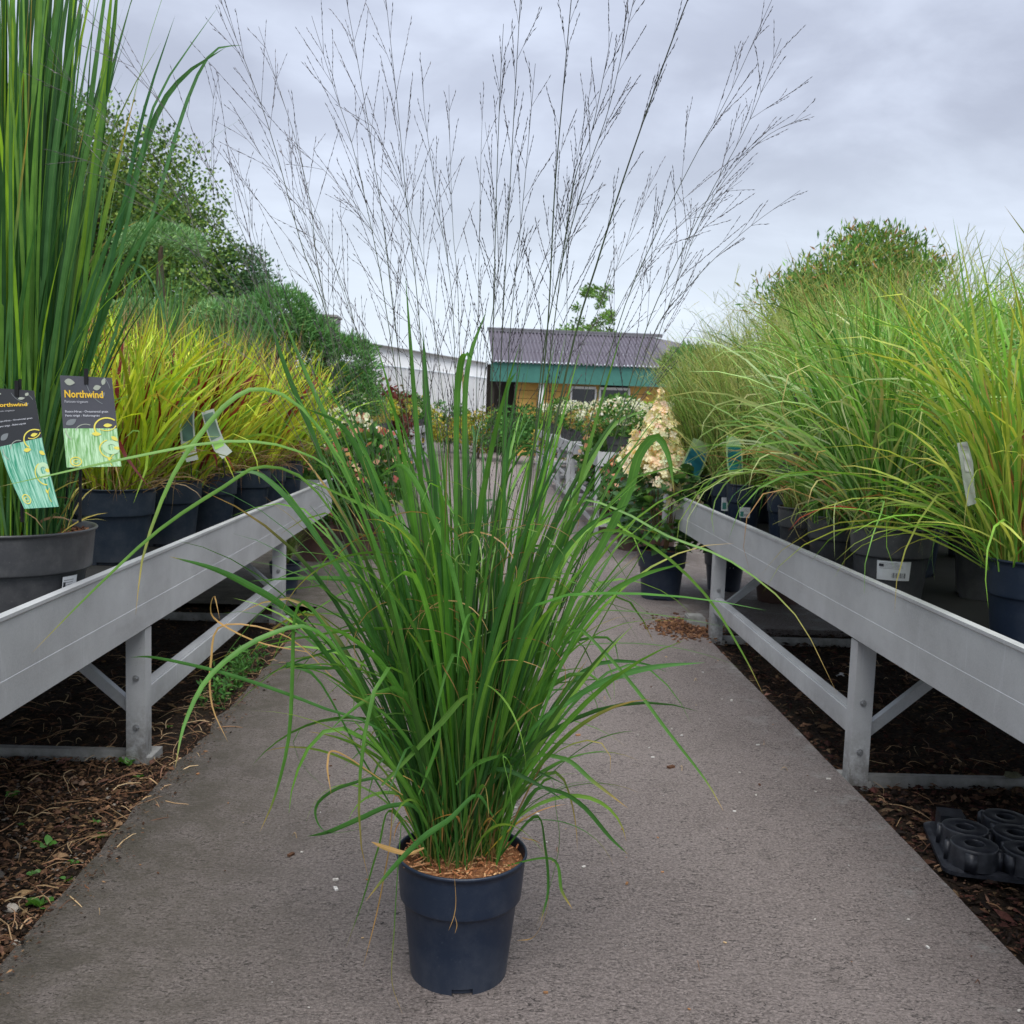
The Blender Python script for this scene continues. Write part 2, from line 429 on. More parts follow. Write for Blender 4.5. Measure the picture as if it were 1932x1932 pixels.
# ------------------------------------------------------------------ the setting
def sheet(name, x0, x1, y0, y1, z, mat, nx=1, ny=1, amp=0):
    mb = MB(); xs = np.linspace(x0, x1, nx+1); ys = np.linspace(y0, y1, ny+1)
    X, Y = np.meshgrid(xs, ys, indexing='ij'); Z = np.full_like(X, z)
    if amp: Z = Z+amp*RG.standard_normal(X.shape)
    V = np.stack([X, Y, Z], -1).reshape(-1, 3)
    i = np.arange(nx)[:, None]*(ny+1)+np.arange(ny)[None]
    mb.add(V, np.stack([i, i+ny+1, i+ny+2, i+1], -1).reshape(-1, 4))
    o = mb.build(name, mat, kind='structure', smooth=bool(amp)); return o
sheet('ground', -400, 400, -40, 900, -.06, SOIL)
sheet('planting_bed', -4.5, -.98, -1.5, 6.0, -.035, SOIL, 50, 110, .006)
sheet('planting_bed', 1.22, 4.8, -1.5, 5.75, -.035, SOIL, 50, 110, .006)
# paved path: slab with a slightly uneven edge, widening into a yard behind the benches
mb = MB()
ys = np.concatenate([np.linspace(-1.5, 6, 76), ])
xl = -1.0+.006*RG.standard_normal(len(ys))+.008*np.sin(ys*1.7)+.010*np.sin(ys*23)*RG.random(len(ys)); xr = 1.243+.0015*RG.standard_normal(len(ys))+.003*np.sin(ys*2.1+1)
V = []; Q = []
for k, y in enumerate(ys):
    V += [(xl[k]-.01, y, -.05), (xl[k], y, 0), (xr[k], y, 0), (xr[k]+.01, y, -.05)]
    if k:
        a = 4*(k-1); b_ = 4*k
        Q += [(a+j, b_+j, b_+j+1, a+j+1) for j in range(3)]
mb.add(V, [q[::-1] for q in Q])
mb.build('path', ASPH, kind='structure')
o = sheet('yard', -14, 16, 6.0, 60, 0.0, ASPH)
mb = MB(); mb.box((8.6, 5.86, -.03), (14.7, .28, .06)); mb.build('yard_edge', ASPH, kind='structure')

# ------------------------------------------------------------------ mulch and litter in the beds
def chips(name, label, regions, n, pal, size, z=-.03, matl=CHIP, flat=.35):
    mb = MB(); tot = 0
    for (x0, x1, y0, y1, share) in regions:
        k = int(n*share)
        y = RG.uniform(y0, y1, k); x = RG.uniform(x0, x1, k)
        c = cols(k, pal, jit=.3)
        L_ = size*RG.lognormal(0, .5, k); a = RG.uniform(0, math.pi, k); Wd = L_*RG.uniform(.15, .6, k); Ht = Wd*flat
        d = np.stack([np.cos(a), np.sin(a), RG.uniform(-.35, .35, k)], 1); s_ = np.stack([-np.sin(a), np.cos(a), RG.uniform(-.4, .4, k)], 1)
        up = np.cross(d, s_)
        P = np.stack([x, y, z+RG.uniform(0, .014, k)], 1)
        V = np.stack([P-d*L_[:, None]/2, P+s_*Wd[:, None]/2, P+d*L_[:, None]/2*RG.uniform(.6, 1, k)[:, None], P-s_*Wd[:, None]/2, P+up*Ht[:, None]], 1)
        i = (np.arange(k)*5)[:, None]
        T = np.concatenate([i+np.array([0, 1, 4]), i+np.array([1, 2, 4]), i+np.array([2, 3, 4]), i+np.array([3, 0, 4])], 0)
        mb.add(V.reshape(-1, 3), t=T, c=np.repeat(c, 5, 0))
    o = mb.build(name, matl, kind='stuff'); tag(o, label, 'mulch'); return o
browns = [(.05, .028, .016), (.10, .055, .03), (.03, .018, .012), (.17, .10, .055), (.02, .014, .01), (.13, .07, .045)]
chips('bark_mulch', 'dark bark mulch and chips covering the bed under the left bench', [(-1.9, -1.0, 1.9, 3.4, .7), (-3., -1.0, 3.4, 6, .3)], 26000, browns, .014)
chips('leaf_mulch', 'dark damp leaf litter and bark covering the bed under the right bench', [(1.25, 2.6, 1.9, 3.6, .6), (1.25, 3.2, 3.6, 5.7, .4)], 20000, [(.03, .018, .012), (.018, .012, .01), (.07, .035, .022), (.12, .075, .045), (.05, .02, .016)], .02)
chips('edge_crumbs', 'dark soil crumbs and bark spilling over the left edge of the path', [(-1.02, -.955, 1.9, 4.5, .7), (-1.0, -.90, 1.9, 4.5, .3)], 1500, browns, .007, z=.001)
def stones(name, label, regs, n, size, pal):
    mb = MB(); ico = [(0, 0, 1), (.9, 0, .3), (.28, .85, .35), (-.72, .52, .3), (-.72, -.52, .3), (.28, -.85, .35), (0, 0, -.6)]
    T = [(0, 1, 2), (0, 2, 3), (0, 3, 4), (0, 4, 5), (0, 5, 1), (6, 2, 1), (6, 3, 2), (6, 4, 3), (6, 5, 4), (6, 1, 5)]
    for _ in range(n):
        x0, x1, y0, y1 = regs[0]
        r = size*math.exp(rnd.gauss(0, .45))
        v = np.array(ico)*(1+.22*RG.standard_normal((7, 1)))*np.array([1, rnd.uniform(.6, 1), rnd.uniform(.4, .8)])*r
        a = rnd.uniform(0, 6.3); R = np.array([[math.cos(a), -math.sin(a), 0], [math.sin(a), math.cos(a), 0], [0, 0, 1]])
        c = np.array(rnd.choice(pal))*rnd.uniform(.7, 1.2)
        mb.add(v@R.T+np.array([rnd.uniform(x0, x1), rnd.uniform(y0, y1), -.03+r*.25]), t=T, c=c)
    o = mb.build(name, STONE, kind='stuff'); tag(o, label, 'gravel')
stones('gravel', 'small pebbles and grit scattered through the left bed', [(-1.7, -1.02, 1.95, 3.2)], 900, .006, [(.16, .14, .12), (.28, .25, .21), (.10, .09, .08), (.2, .13, .09)])
def rock(loc, r, label, c):
    mb = MB(); k, n = 12, 8
    V = []
    for i in range(n+1):
        ph = math.pi*i/n
        for j in range(k):
            a = 2*math.pi*j/k
            q = r*(1+.13*math.sin(3*a+ph*2)+.1*math.sin(5*ph+a*2)+rnd.uniform(-.06, .06))
            V.append((q*math.sin(ph)*math.cos(a), .75*q*math.sin(ph)*math.sin(a), .6*q*math.cos(ph)))
    Q = [(i*k+j, i*k+(j+1) % k, (i+1)*k+(j+1) % k, (i+1)*k+j) for i in range(n) for j in range(k)]
    mb.add(V, Q, c=c); o = mb.build('stone', STONE, loc=loc, smooth=True); tag(o, label, 'stone'); return o
for (px, py, r, lb) in ((22, 1715, .020, 'largest pale stone in the left bed, beside round-leaved seedling'), (30, 1780, .011, 'small pale stone near the path edge in the left bed'),
                        (110, 1435, .009, 'small grey stone between the bench foot and the path')):
    P = at(px, py, 1)  # direction
    d = P-CAM; g = CAM+d*((-.025-H)/d[2]); rock(tuple(g), r, lb, (.34, .31, .27))
def ground_pt(px, py, z=0.):
    d = at(px, py, 1)-CAM; return CAM+d*((z-H)/d[2])

# twigs and straws
def twigs(name, label, reg, n, pal, z, L0=.09, r=.0012):
    mb = MB()
    for _ in range(n):
        x, y = rnd.uniform(reg[0], reg[1]), rnd.uniform(reg[2], reg[3]); a = rnd.uniform(0, 6.28); Ln = L0*math.exp(rnd.gauss(0, .5))
        b2 = rnd.uniform(-.8, .8); pts = []
        for s in np.linspace(0, 1, 5):
            aa = a+b2*s; pts.append((x+Ln*s*math.cos(aa), y+Ln*s*math.sin(aa), z+.012*math.sin(3*s)+rnd.uniform(0, .006)))
        rr = r*rnd.uniform(.6, 1.8)
        mb.tube(pts, [rr, rr, rr, rr*.7, rr*.3], 3, np.array(rnd.choice(pal))*rnd.uniform(.7, 1.2))
    o = mb.build(name, STEM, kind='stuff'); tag(o, label, 'litter'); return o
straw = [(.42, .28, .15), (.3, .17, .09), (.5, .36, .2), (.22, .11, .06), (.12, .06, .035)]
twigs('dry_twigs', 'dry brown twigs and straws strewn over the left bed', (-1.8, -1.0, 1.9, 4.8), 420, straw, -.025)
twigs('dead_grass', 'dry grass stalks strewn over the dark right bed', (1.27, 2.8, 1.9, 5.2), 260, straw, -.025, .08)
twigs('edge_straw', 'pale straws lying along the left edge of the path', (-1.12, -.96, 1.9, 5.5), 120, straw, -.012, .09, .0014)
# crumbs on the path
mb = MB()
for _ in range(150):
    x, y = rnd.uniform(-.95, 1.2), rnd.uniform(1.75, 5.5); s = .0035*math.exp(rnd.gauss(0, .5)); a = rnd.uniform(0, 6.3)
    c = np.array(rnd.choice([(.45, .43, .4), (.3, .16, .08), (.5, .36, .2), (.1, .05, .03), (.5, .49, .47)]))
    mb.bar((x, y, .0025), (x+s*2*math.cos(a), y+s*2*math.sin(a), .003), s, s*.6, col=c)
tag(mb.build('path_crumbs', CHIP, kind='stuff'), 'tiny bits of straw, bark and grit lying on the path', 'litter')
twigs('path_straw', 'a few dry grass straws and tips fallen on the path', (-.9, 1.15, 1.85, 4.5), 26, straw, .003, .028, .0009)
# spilled peat by the far right bench foot
mb = MB(); n = 1400; p = RG.standard_normal((n, 2))*np.array([.085, .13])
g = ground_pt(1290, 1186)
for k in range(n):
    x, y = g[0]+p[k, 0]+.25*p[k, 1]*0, g[1]+p[k, 1]; s = .006*math.exp(rnd.gauss(0, .4)); a = rnd.uniform(0, 6.3)
    hgt = .03*math.exp(-(p[k, 0]/.09)**2-(p[k, 1]/.14)**2)*rnd.random()
    mb.bar((x, y, .003+hgt), (x+s*2*math.cos(a), y+s*2*math.sin(a), .003+hgt+rnd.uniform(-.002, .004)), s, s*.6, col=np.array(rnd.choice([(.16, .08, .04), (.25, .13, .07), (.09, .045, .03)])))
tag(mb.build('spilled_peat', CHIP, kind='stuff'), 'patch of spilled brown peat on the path by the bench foot', 'soil')

# seedlings: each a little rosette
def seedling(x, y, sc, lb, n=5, rounded=False):
    sc *= .8
    o = thing('weed_seedling', lb, 'weed', (x, y, -.03), rnd.uniform(0, 6))
    o['group'] = 'green seedlings in the left bed'
    for k in range(n):
        a = k*2*math.pi/n+rnd.uniform(-.3, .3); Ln = sc*rnd.uniform(.7, 1.1)
        th = np.array([1.0+rnd.uniform(-.2, .3)]); P = paths(np.zeros((1, 3)), np.array([a]), th*.4, np.array([Ln]), np.array([1.2]), 1, 7, .1)
        mb = MB(); pr = np.array([.12, .12, .5 if not rounded else .8, 1, 1, .75, .05])
        ribbon(mb, P, np.array([Ln*(.5 if not rounded else .75)]), np.array([[.09, .25, .045]])*rnd.uniform(.8, 1.2), .25, np.array([0.]), pr)
        mb.build('leaf', LEAF, o, smooth=True)
    return o
seed_txt = ['three-leaved seedling nearest the bench foot', 'spiky seedling in the middle of the left bed', 'round-leaved seedling beside the largest stone', 'pair of leaves right of the round-leaved seedling', 'small seedling close to the left picture edge', 'tiny twin-leaved sprout by the path edge', 'low sprout at the ragged path edge', 'small sprout between two others near the path edge', 'lone seedling at the far left of the bed', 'little seedling in the path-side straw', 'tiny sprout among bark in the middle of the bed', 'leafy sprout beside the bench leg foot', 'small round sprout touching the straw line', 'small round sprout at the left bed edge']
seeds = [(240, 1446, .05, 1), (88, 1600, .055, 0), (76, 1716, .055, 1), (130, 1666, .04, 0), (62, 1655, .03, 0), (181, 1556, .03, 1), (186, 1586, .035, 1), (140, 1632, .03, 0), (22, 1505, .035, 0), (262, 1470, .03, 1),
         (120, 1570, .02, 0), (318, 1374, .03, 0), (190, 1575, .02, 1), (40, 1560, .02, 1)]
for (px, py, s, rd), tx in zip(seeds, seed_txt):
    g = ground_pt(px, py, -.03); seedling(g[0], g[1], s, 'bright green '+tx, rnd.choice([4, 5, 6]), bool(rd))
# weed clump at the left path edge
mb = MB()
for k in range(46):
    g = ground_pt(rnd.uniform(405, 500), 1250, -.03); x, y = rnd.uniform(-1.16, -1.02), rnd.uniform(3.95, 4.75)
    n = 12; B = np.zeros((n, 3)); hh = RG.uniform(0, .10, n); B += np.array([x, y, -.03]); B[:, 2] += hh
    P = paths(B, RG.uniform(0, 6.3, n), RG.uniform(.5, 1.3, n), RG.uniform(.02, .045, n), RG.uniform(0, .8, n), 1, 5)
    ribbon(mb, P, RG.uniform(.006, .012, n), cols(n, [(.05, .16, .035), (.09, .24, .05)]), 0, RG.uniform(-.4, .4, n), np.array([.3, .9, 1, .6, .02]))
    mb.tube([(x, y, -.03), (x+.004, y, .03), (x, y+.004, .08)], [.0015, .001, .0008], 3, (.1, .2, .05))
tag(mb.build('weed_patch', FOL, kind='stuff'), 'patch of small leafy weeds along the left path edge by bench rail', 'weeds')

# ------------------------------------------------------------------ benches
def bench(name, label, side, x0, width, y0, y1, legs, rails, ztop, zbot, frame=(), scale_leg=.075):
    """side -1: left of the path, +1: right. x0 is the face towards the path"""
    o = thing(name, label, 'bench', (x0, y0, 0), group=None)
    s = side; Ln = y1-y0
    def prof_rail(xf, dirn):
        # folded aluminium side: top lip, web with a shallow step, bottom lip
        pr = [(0, zbot), (-.0065, zbot+.002), (-.0065, zbot+.088), (-.0055, zbot+.0890), (-.0055, ztop-.014), (-.010, ztop-.009), (-.010, ztop), (.016, ztop), (.018, ztop-.006), (.018, ztop-.02), (.012, ztop-.022), (.012, zbot+.01), (.03, zbot+.006), (.03, zbot)]
        mb = MB(); k = len(pr); V = []
        for yy in (0, Ln):
            V += [(xf+dirn*p[0], yy, p[1]) for p in pr]
        Q = [(i, (i+1) % k, k+(i+1) % k, k+i) for i in range(k)]
        mb.add(V, Q)
        return mb
    prof_rail(0, s).build('side_rail', METAL, o)
    prof_rail(s*width, -s).build('side_rail', METAL, o)
    for yy in (0.0, Ln):
        mb = MB(); mb.bar((s*.034, yy+(.012 if yy == 0 else -.012), (ztop+zbot)/2-.005), (s*(width-.034), yy+(.012 if yy == 0 else -.012), (ztop+zbot)/2-.005), .012, ztop-zbot-.02); mb.build('end_rail', METAL, o)
    mb = MB(); mb.box((s*width/2, Ln/2, zbot+.04), (width-.064, Ln-.05, .02)); mb.build('deck', FELT, o)
    for ly in legs:
        yy = ly-y0
        for xs, nm in ((.022, 0), (width-.06, 1)):
            # L profile leg
            mb = MB(); mb.box((s*(xs-.020), yy, (zbot-.002-.045)/2-.002), (.006, .062, zbot-.004+.045))
            mb.box((s*(xs+.0125), yy-.028, (zbot-.002-.045)/2-.002), (.0585, .006, zbot-.004+.045))
            lg = mb.build('leg', METAL, o)
            if nm == 0:
                for zz in (.10, .27):
                    b2 = MB(); xb = s*(xs+.008); b2.tube([(xb, yy-.031, zz), (xb, yy-.034, zz)], [.012, .0115], 10); b2.tube([(xb, yy-.034, zz), (xb, yy-.041, zz)], [.0068, .0062], 6)
                    b2.add([(xb+.0062*math.cos(a), yy-.041, zz+.0062*math.sin(a)) for a in np.arange(6)*math.pi/3], t=[(0, 1, 2), (0, 2, 3), (0, 3, 4), (0, 4, 5)]); b2.add([(xb+.0115*math.cos(a), yy-.034, zz+.0115*math.sin(a)) for a in np.arange(10)*math.pi/5], t=[(0, q, q+1) for q in range(1, 9)])
                    b2.build('bolt', STEEL, lg)
        mb = MB(); mb.bar((s*.06, yy+.012, -.012), (s*(width-.1), yy+.012, -.012), .03, .042); mb.build('cross_bar', OLDMETAL, o)
        mb = MB(); mb.bar((s*.03, yy+.016, .13), (s*.36, yy+.016, .13+.33*.86), .028, .036); mb.build('brace', METAL, o)
        mb = MB(); mb.bar((s*(width-.08), yy+.016, .13), (s*(width-.42), yy+.016, .13+.33*.86), .028, .036); mb.build('brace', METAL, o)
        if ly > 3: 
            mb = MB(); mb.box((s*.03, yy+.03, -.03), (.10, .12, .05)); mb.build('foot_pad', OLDMETAL, o)
    for (a, b_) in rails:
        for xx in (.012, width-.02):
            mb = MB(); mb.box((s*xx, (a+b_)/2-y0, .185), (.008, b_-a-.07, .075)); mb.box((s*(xx+.02), (a+b_)/2-y0, .2265), (.033, b_-a-.07, .006)); mb.build('lower_rail', METAL, o)
    return o
bench('plant_bench', 'grey metal bench right of the path carrying tall green grasses', 1, 1.253, 1.75, .6, 7.08, [1.1, 3.3, 5.44], [(3.3, 5.44)], .70, .483)
bench('plant_bench', 'grey metal bench left of the path carrying tall panicum and yellow grasses', -1, -1.133, 1.75, .6, 7.3, [1.1, 3.37, 5.66], [(3.37, 5.66)], .686, .443)
DZR, DZL = .483+.0505, .443+.0505   # deck tops

# ------------------------------------------------------------------ pots
def pot_mesh(r, h, mat, k=36, rim=.36, notches=3, phase=0.):
    """nursery pot: stepped rim band, tapered body, drainage notches at the foot"""
    mb = MB(); rb = r*.76; rs = r*.88; zs = h*(1-rim)
    zf = min(.014, h*.06)
    prof = [(rb, zf), (rb+(rs-rb)*.04, zf+(zs-zf)*.04), (rb+(rs-rb)*.5, zf+(zs-zf)*.5), (rb+(rs-rb)*.94, zf+(zs-zf)*.94), (rs, zs-.006), (rs+.001, zs-.001), (r*.94, zs+.001), (r*.945, zs+.004), (r*.948, zs+.012), (r*.983, h-.02), (r*.985, h-.008), (r*1.012, h-.007), (r*1.018, h-.003), (r*1.01, h), (r*.985, h), (r*.975, h-.006), (r*.925, h*.68), (r*.85, h*.62), (r*.72, h*.3), (0.001, h*.3)]
    mb.lathe(prof, k)
    # foot ring with gaps
    a = np.arange(k)*2*math.pi/k
    gap = [((i*notches) % k) < 3 if False else (int(i+phase) % (k//notches)) in (0, 1, 2, 3) for i in range(k)]
    for i in range(k):
        if gap[i]: continue
        a0, a1 = a[i], a[(i+1) % k]
        V = [(rb*.985*math.cos(a0), rb*.985*math.sin(a0), 0), (rb*.985*math.cos(a1), rb*.985*math.sin(a1), 0), (rb*math.cos(a1), rb*math.sin(a1), zf), (rb*math.cos(a0), rb*math.sin(a0), zf)]
        mb.add(V, [(0, 1, 2, 3)])
    mb.lathe([(rb, zf), (rb*.93, zf), (rb*.93, 0.002)], k)
    return mb.mesh('pot', mat, True)
def soil_mesh(r, z, mat=PEAT, bumps=.006):
    mb = MB(); V = [(0, 0, z+.008)]; rings, k = 9, 28
    for i in range(1, rings+1):
        for j in range(k):
            a = 2*math.pi*j/k; q = r*i/rings; V.append((q*math.cos(a), q*math.sin(a), z+.008*(1-(i/rings)**2)+rnd.uniform(-bumps, bumps)*(i < rings)))
    T = [(0, 1+j, 1+(j+1) % k) for j in range(k)]
    Q = [(1+(i-1)*k+j, 1+i*k+j, 1+i*k+(j+1) % k, 1+(i-1)*k+(j+1) % k) for i in range(1, rings) for j in range(k)]
    mb.add(V, Q, T); return mb.mesh('soil', mat, True)
_pc = {}
def pot_parts(parent, r, h, mat, k=36, phase=0):
    key = (round(r, 3), round(h, 3), mat.name, phase)
    if key not in _pc: _pc[key] = (pot_mesh(r, h, mat, k, phase=phase), soil_mesh(r*.95, h-.03))
    p = place('pot', _pc[key][0], parent); s = place('soil', _pc[key][1], parent); return p

def sticker(parent, az, r, z, w, h, kind=0, tilt=.0):
    """white price label on the pot wall with small bars and lines of print"""
    mb = MB()
    def P(u, v, off=0):
        a = az+(u)/r; rr = r+.0015+off+(v*tilt)
        return (rr*math.cos(a), rr*math.sin(a), z+v)
    def rect(m, u0, u1, v0, v1, off, c):
        n = 6; V = []
        for i in range(n+1):
            u = u0+(u1-u0)*i/n; V += [P(u, v0, off), P(u, v1, off)]
        m.add(V, [(2*i, 2*i+2, 2*i+3, 2*i+1) for i in range(n)], c=c)
    rect(mb, -w/2, w/2, -h/2, h/2, 0, (.72, .74, .76))
    o = mb.build('price_label', PRINT, parent)
    pb = MB(); ink = (.06, .06, .07)
    for k in range(14):
        u = -w*.05+k*w*.03; rect(pb, u, u+w*.012*rnd.choice([.6, 1, 1.6]), -h*.36, -h*.1, .0004, ink)
    for k in range(5): rect(pb, -w*.42, w*rnd.uniform(.05, .42), h*(.1+.07*k), h*(.1+.07*k)+h*.02, .0004, (.3, .3, .32))
    rect(pb, -w*.44, -w*.3, h*.2, h*.34, .0006, (.04, .04, .05)) if kind == 0 else rect(pb, -w*.42, -w*.1, -h*.4, h*.1, .0006, (.05, .2, .17))
    pb.build('print', PRINT, o)
    return o

# ------------------------------------------------------------------ text on things
def text_verts(s, size, bold=0):
    cu = bpy.data.curves.new('t', 'FONT'); cu.body = s; cu.size = size; cu.offset = bold; cu.resolution_u = 2
    ob = bpy.data.objects.new('t', cu); COL.objects.link(ob)
    dg = bpy.context.evaluated_depsgraph_get(); me = bpy.data.meshes.new_from_object(ob.evaluated_get(dg))
    V = np.array([v.co[:] for v in me.vertices]); 
    F = []
    for p in me.polygons:
        vs = list(p.vertices)
        for k in range(1, len(vs)-1): F.append((vs[0], vs[k], vs[k+1]))
    bpy.data.objects.remove(ob); bpy.data.curves.remove(cu); bpy.data.meshes.remove(me)
    return V, F

# ------------------------------------------------------------------ the hero: tall moor grass in the middle of the path
HX, HY = -.031, 2.07
hero = thing('potted_grass', 'tall green moor grass with dark airy flower stems in a navy pot standing on the path', 'potted grass', (HX, HY, 0))
PR, PH = .138, .268
hp = place('pot', pot_mesh(PR, PH, POT_BLUE, 60, phase=36), hero)
place('soil', soil_mesh(PR*.965, PH-.022, PEAT, .008), hero)
mb = MB()
for _ in range(420):
    q = PR*.9*math.sqrt(rnd.random()); a = rnd.uniform(0, 6.3); x, y = q*math.cos(a), q*math.sin(a); z = PH-.012+rnd.uniform(0, .006)
    b2 = rnd.uniform(0, 6.3); Ln = .009*math.exp(rnd.gauss(0, .6))
    mb.bar((x, y, z), (x+Ln*math.cos(b2), y+Ln*math.sin(b2), z+rnd.uniform(-.003, .005)), rnd.uniform(.001, .004), .0015, col=np.array(rnd.choice([(.42, .19, .09), (.34, .14, .06), (.46, .24, .12), (.16, .07, .04), (.5, .3, .15)])))
mb.build('peat_chips', CHIP, hero, kind='stuff')

G1, G2, G3, G4 = (.032, .120, .032), (.056, .180, .036), (.09, .25, .042), (.15, .33, .065)
DRY = (.48, .30, .12); YEL = (.36, .34, .06)
O_ = np.array([HX, HY, 0])
leaf_list = []   # (size, mesh builder)
def hero_leaf(P, w, c, fold=.35, tw=None, prof=None, size=None, twr=1.2):
    mb = MB(); ribbon(mb, P[None]-O_, np.array([w]), c[None], fold, tw, prof, twr)
    leaf_list.append((w*np.linalg.norm(np.diff(P, axis=0), axis=1).sum() if size is None else size, mb))
# traced leaves that give the plant its outline: (control points in view, depth at base, depth at tip, width in m, colour, tip dryness)
TR = [
 ([(820,1590),(720,1400),(620,1240),(540,1150),(470,1105),(400,1072),(320,1050)],2.05,1.95,.017,G2,.1),
 ([(930,1590),(990,1400),(1080,1320),(1160,1278),(1240,1258),(1330,1250)],2.03,1.9,.016,G2,0),
 ([(940,1590),(1000,1400),(1060,1180),(1130,1040),(1185,930),(1205,860),(1238,824),(1262,862),(1272,930)],2.08,2.0,.023,G3,.1),
 ([(985,1560),(1000,1500),(1050,1492),(1100,1520),(1150,1578),(1185,1612)],2.03,1.9,.012,G2,.1),
 ([(970,1580),(990,1450),(1060,1430),(1120,1475),(1185,1525)],2.05,1.95,.011,G3,.6),
 ([(800,1580),(790,1530),(740,1520),(680,1545),(620,1570),(580,1578)],2.0,1.85,.014,G2,0),
 ([(790,1560),(740,1480),(660,1480),(605,1510),(598,1545),(625,1572),(700,1560)],2.0,1.85,.012,G2,0),
 ([(780,1560),(740,1530),(715,1600),(685,1700),(652,1790)],2.0,1.9,.012,G3,.3),
 ([(790,1570),(765,1540),(753,1620),(745,1750),(740,1850),(760,1915)],2.0,1.84,.008,G3,.9),
 ([(800,1560),(750,1500),(735,1600),(712,1720),(685,1825)],2.0,1.9,.006,DRY,1),
 ([(790,1560),(700,1330),(590,1150),(558,1160),(553,1260),(546,1390),(520,1500),(490,1570)],2.0,1.8,.012,G3,.3),
 ([(800,1560),(690,1320),(600,1190),(500,1200),(400,1270),(350,1360),(330,1450)],2.0,1.75,.012,G3,.2),
 ([(950,1560),(1030,1250),(1080,1060),(1140,1000),(1230,1030),(1330,1120),(1400,1230),(1440,1310)],2.1,1.9,.008,G4,.3),
 ([(930,1560),(1000,1150),(1080,960),(1160,960),(1260,1012),(1380,1060),(1500,1160),(1580,1310)],2.1,1.9,.007,G4,.5),
 ([(960,1560),(1020,1300),(1080,1190),(1130,1220),(1200,1300),(1260,1380),(1330,1470),(1365,1530)],2.05,1.8,.008,G3,.3),
 ([(860,1560),(740,1150),(650,920),(560,850),(430,832),(250,862),(100,895),(0,918)],2.1,1.7,.007,G4,.1),
 ([(850,1560),(740,1150),(660,900),(570,770),(490,733),(430,760),(370,830),(320,910),(272,1040),(256,1160)],2.1,1.8,.011,G4,.4),
 ([(850,1560),(720,1150),(600,930),(500,880),(420,920),(300,1000),(180,1110),(60,1232)],2.1,1.7,.008,G4,.2),
 ([(850,1560),(740,1400),(600,1332),(440,1275),(300,1242),(245,1240)],2.0,1.75,.008,G2,0),
 ([(860,1590),(810,1100),(785,800),(765,520)],2.1,2.1,.014,G3,0),
 ([(900,1590),(880,1100),(876,800),(885,680),(918,585)],2.1,2.12,.014,G3,0),
 ([(860,1590),(830,1050),(806,780),(798,640)],2.12,2.15,.017,G2,0),
 ([(960,1590),(1040,1150),(1100,880),(1180,600)],2.1,2.1,.016,G4,0),
 ([(930,1590),(990,1150),(1030,850),(1045,700)],2.12,2.2,.012,G3,0),
 ([(800,1590),(700,1150),(600,850),(540,700),(488,540)],2.1,2.2,.016,G2,0),
 ([(820,1590),(740,1150),(640,850),(575,700),(520,560)],2.1,2.2,.012,G3,0),
 ([(880,1590),(862,1100),(862,800),(868,700),(878,668),(892,676)],2.08,2.0,.018,G3,0),
 ([(900,1590),(945,1100),(950,850),(955,740),(975,700)],2.1,2.15,.015,G2,0),
 ([(930,1590),(985,1250),(1060,1000),(1110,880),(1160,800),(1230,770)],2.08,2.2,.013,G4,.1),
 ([(860,1590),(790,1200),(715,950),(680,860),(640,800),(575,770)],2.05,2.0,.015,G2,0),
 ([(820,1590),(700,1200),(590,1000),(500,900),(440,890)],2.05,2.0,.016,G2,0),
 ([(900,1590),(900,1350),(860,1100),(810,960),(760,880),(715,900)],2.0,1.95,.014,G3,0),
 ([(840,1590),(760,1300),(760,1100),(730,1000),(690,960)],2.02,1.98,.014,G2,0),
 ([(920,1590),(960,1300),(1030,1100),(1100,1000),(1190,950)],2.04,2.0,.014,G2,0),
 ([(960,1590),(1040,1300),(1120,1150),(1200,1090),(1300,1060)],2.05,1.95,.013,G3,.1),
 ([(780,1590),(690,1440),(600,1280),(540,1255),(640,1262),(775,1250)],2.0,1.9,.012,G2,0),
 ([(720,1482),(770,1430),(830,1365),(870,1320),(896,1308)],1.93,1.9,.015,G4,0),
 ([(790,1500),(810,1450),(828,1400),(832,1365)],1.92,1.9,.012,G3,0),
 ([(860,1480),(900,1440),(960,1420)],1.93,1.88,.011,G3,0),
 ([(955,1560),(962,1470),(962,1440),(950,1430),(965,1500),(968,1580)],1.97,1.9,.010,G4,0),
 ([(580,1230),(500,1215),(440,1190),(400,1160),(404,1125),(415,1170)],1.95,1.85,.006,DRY,1),
 ([(640,1290),(540,1200),(420,1180),(398,1250),(400,1330),(430,1400)],1.95,1.85,.005,DRY,1),
 ([(760,1500),(640,1420),(618,1440),(625,1500)],1.95,1.9,.005,DRY,1),
 ([(800,1600),(770,1610),(730,1600),(700,1588)],1.95,1.9,.012,DRY,1),
 ([(857,1648),(860,1700),(856,1730),(846,1756)],1.915,1.915,.0022,DRY,1),
 ([(858,1728),(862,1745),(858,1762)],1.915,1.915,.002,DRY,1),
 ([(985,1570),(1010,1540),(1030,1600),(1035,1680),(1020,1740)],2.0,1.9,.012,G2,.2),
 ([(985,1560),(1030,1470),(1050,1530),(1055,1600),(1030,1700),(1010,1750)],2.02,1.95,.010,G3,.4),
 ([(985,1580),(1040,1620),(1060,1680),(1080,1715)],2.0,1.95,.008,G3,.8),
 ([(985,1580),(1025,1600),(1035,1700),(1010,1765),(975,1775)],2.0,1.9,.005,DRY,1),
 ([(930,1540),(900,1500),(850,1545),(800,1580),(740,1640),(690,1700)],1.95,1.8,.015,G2,.3),
]
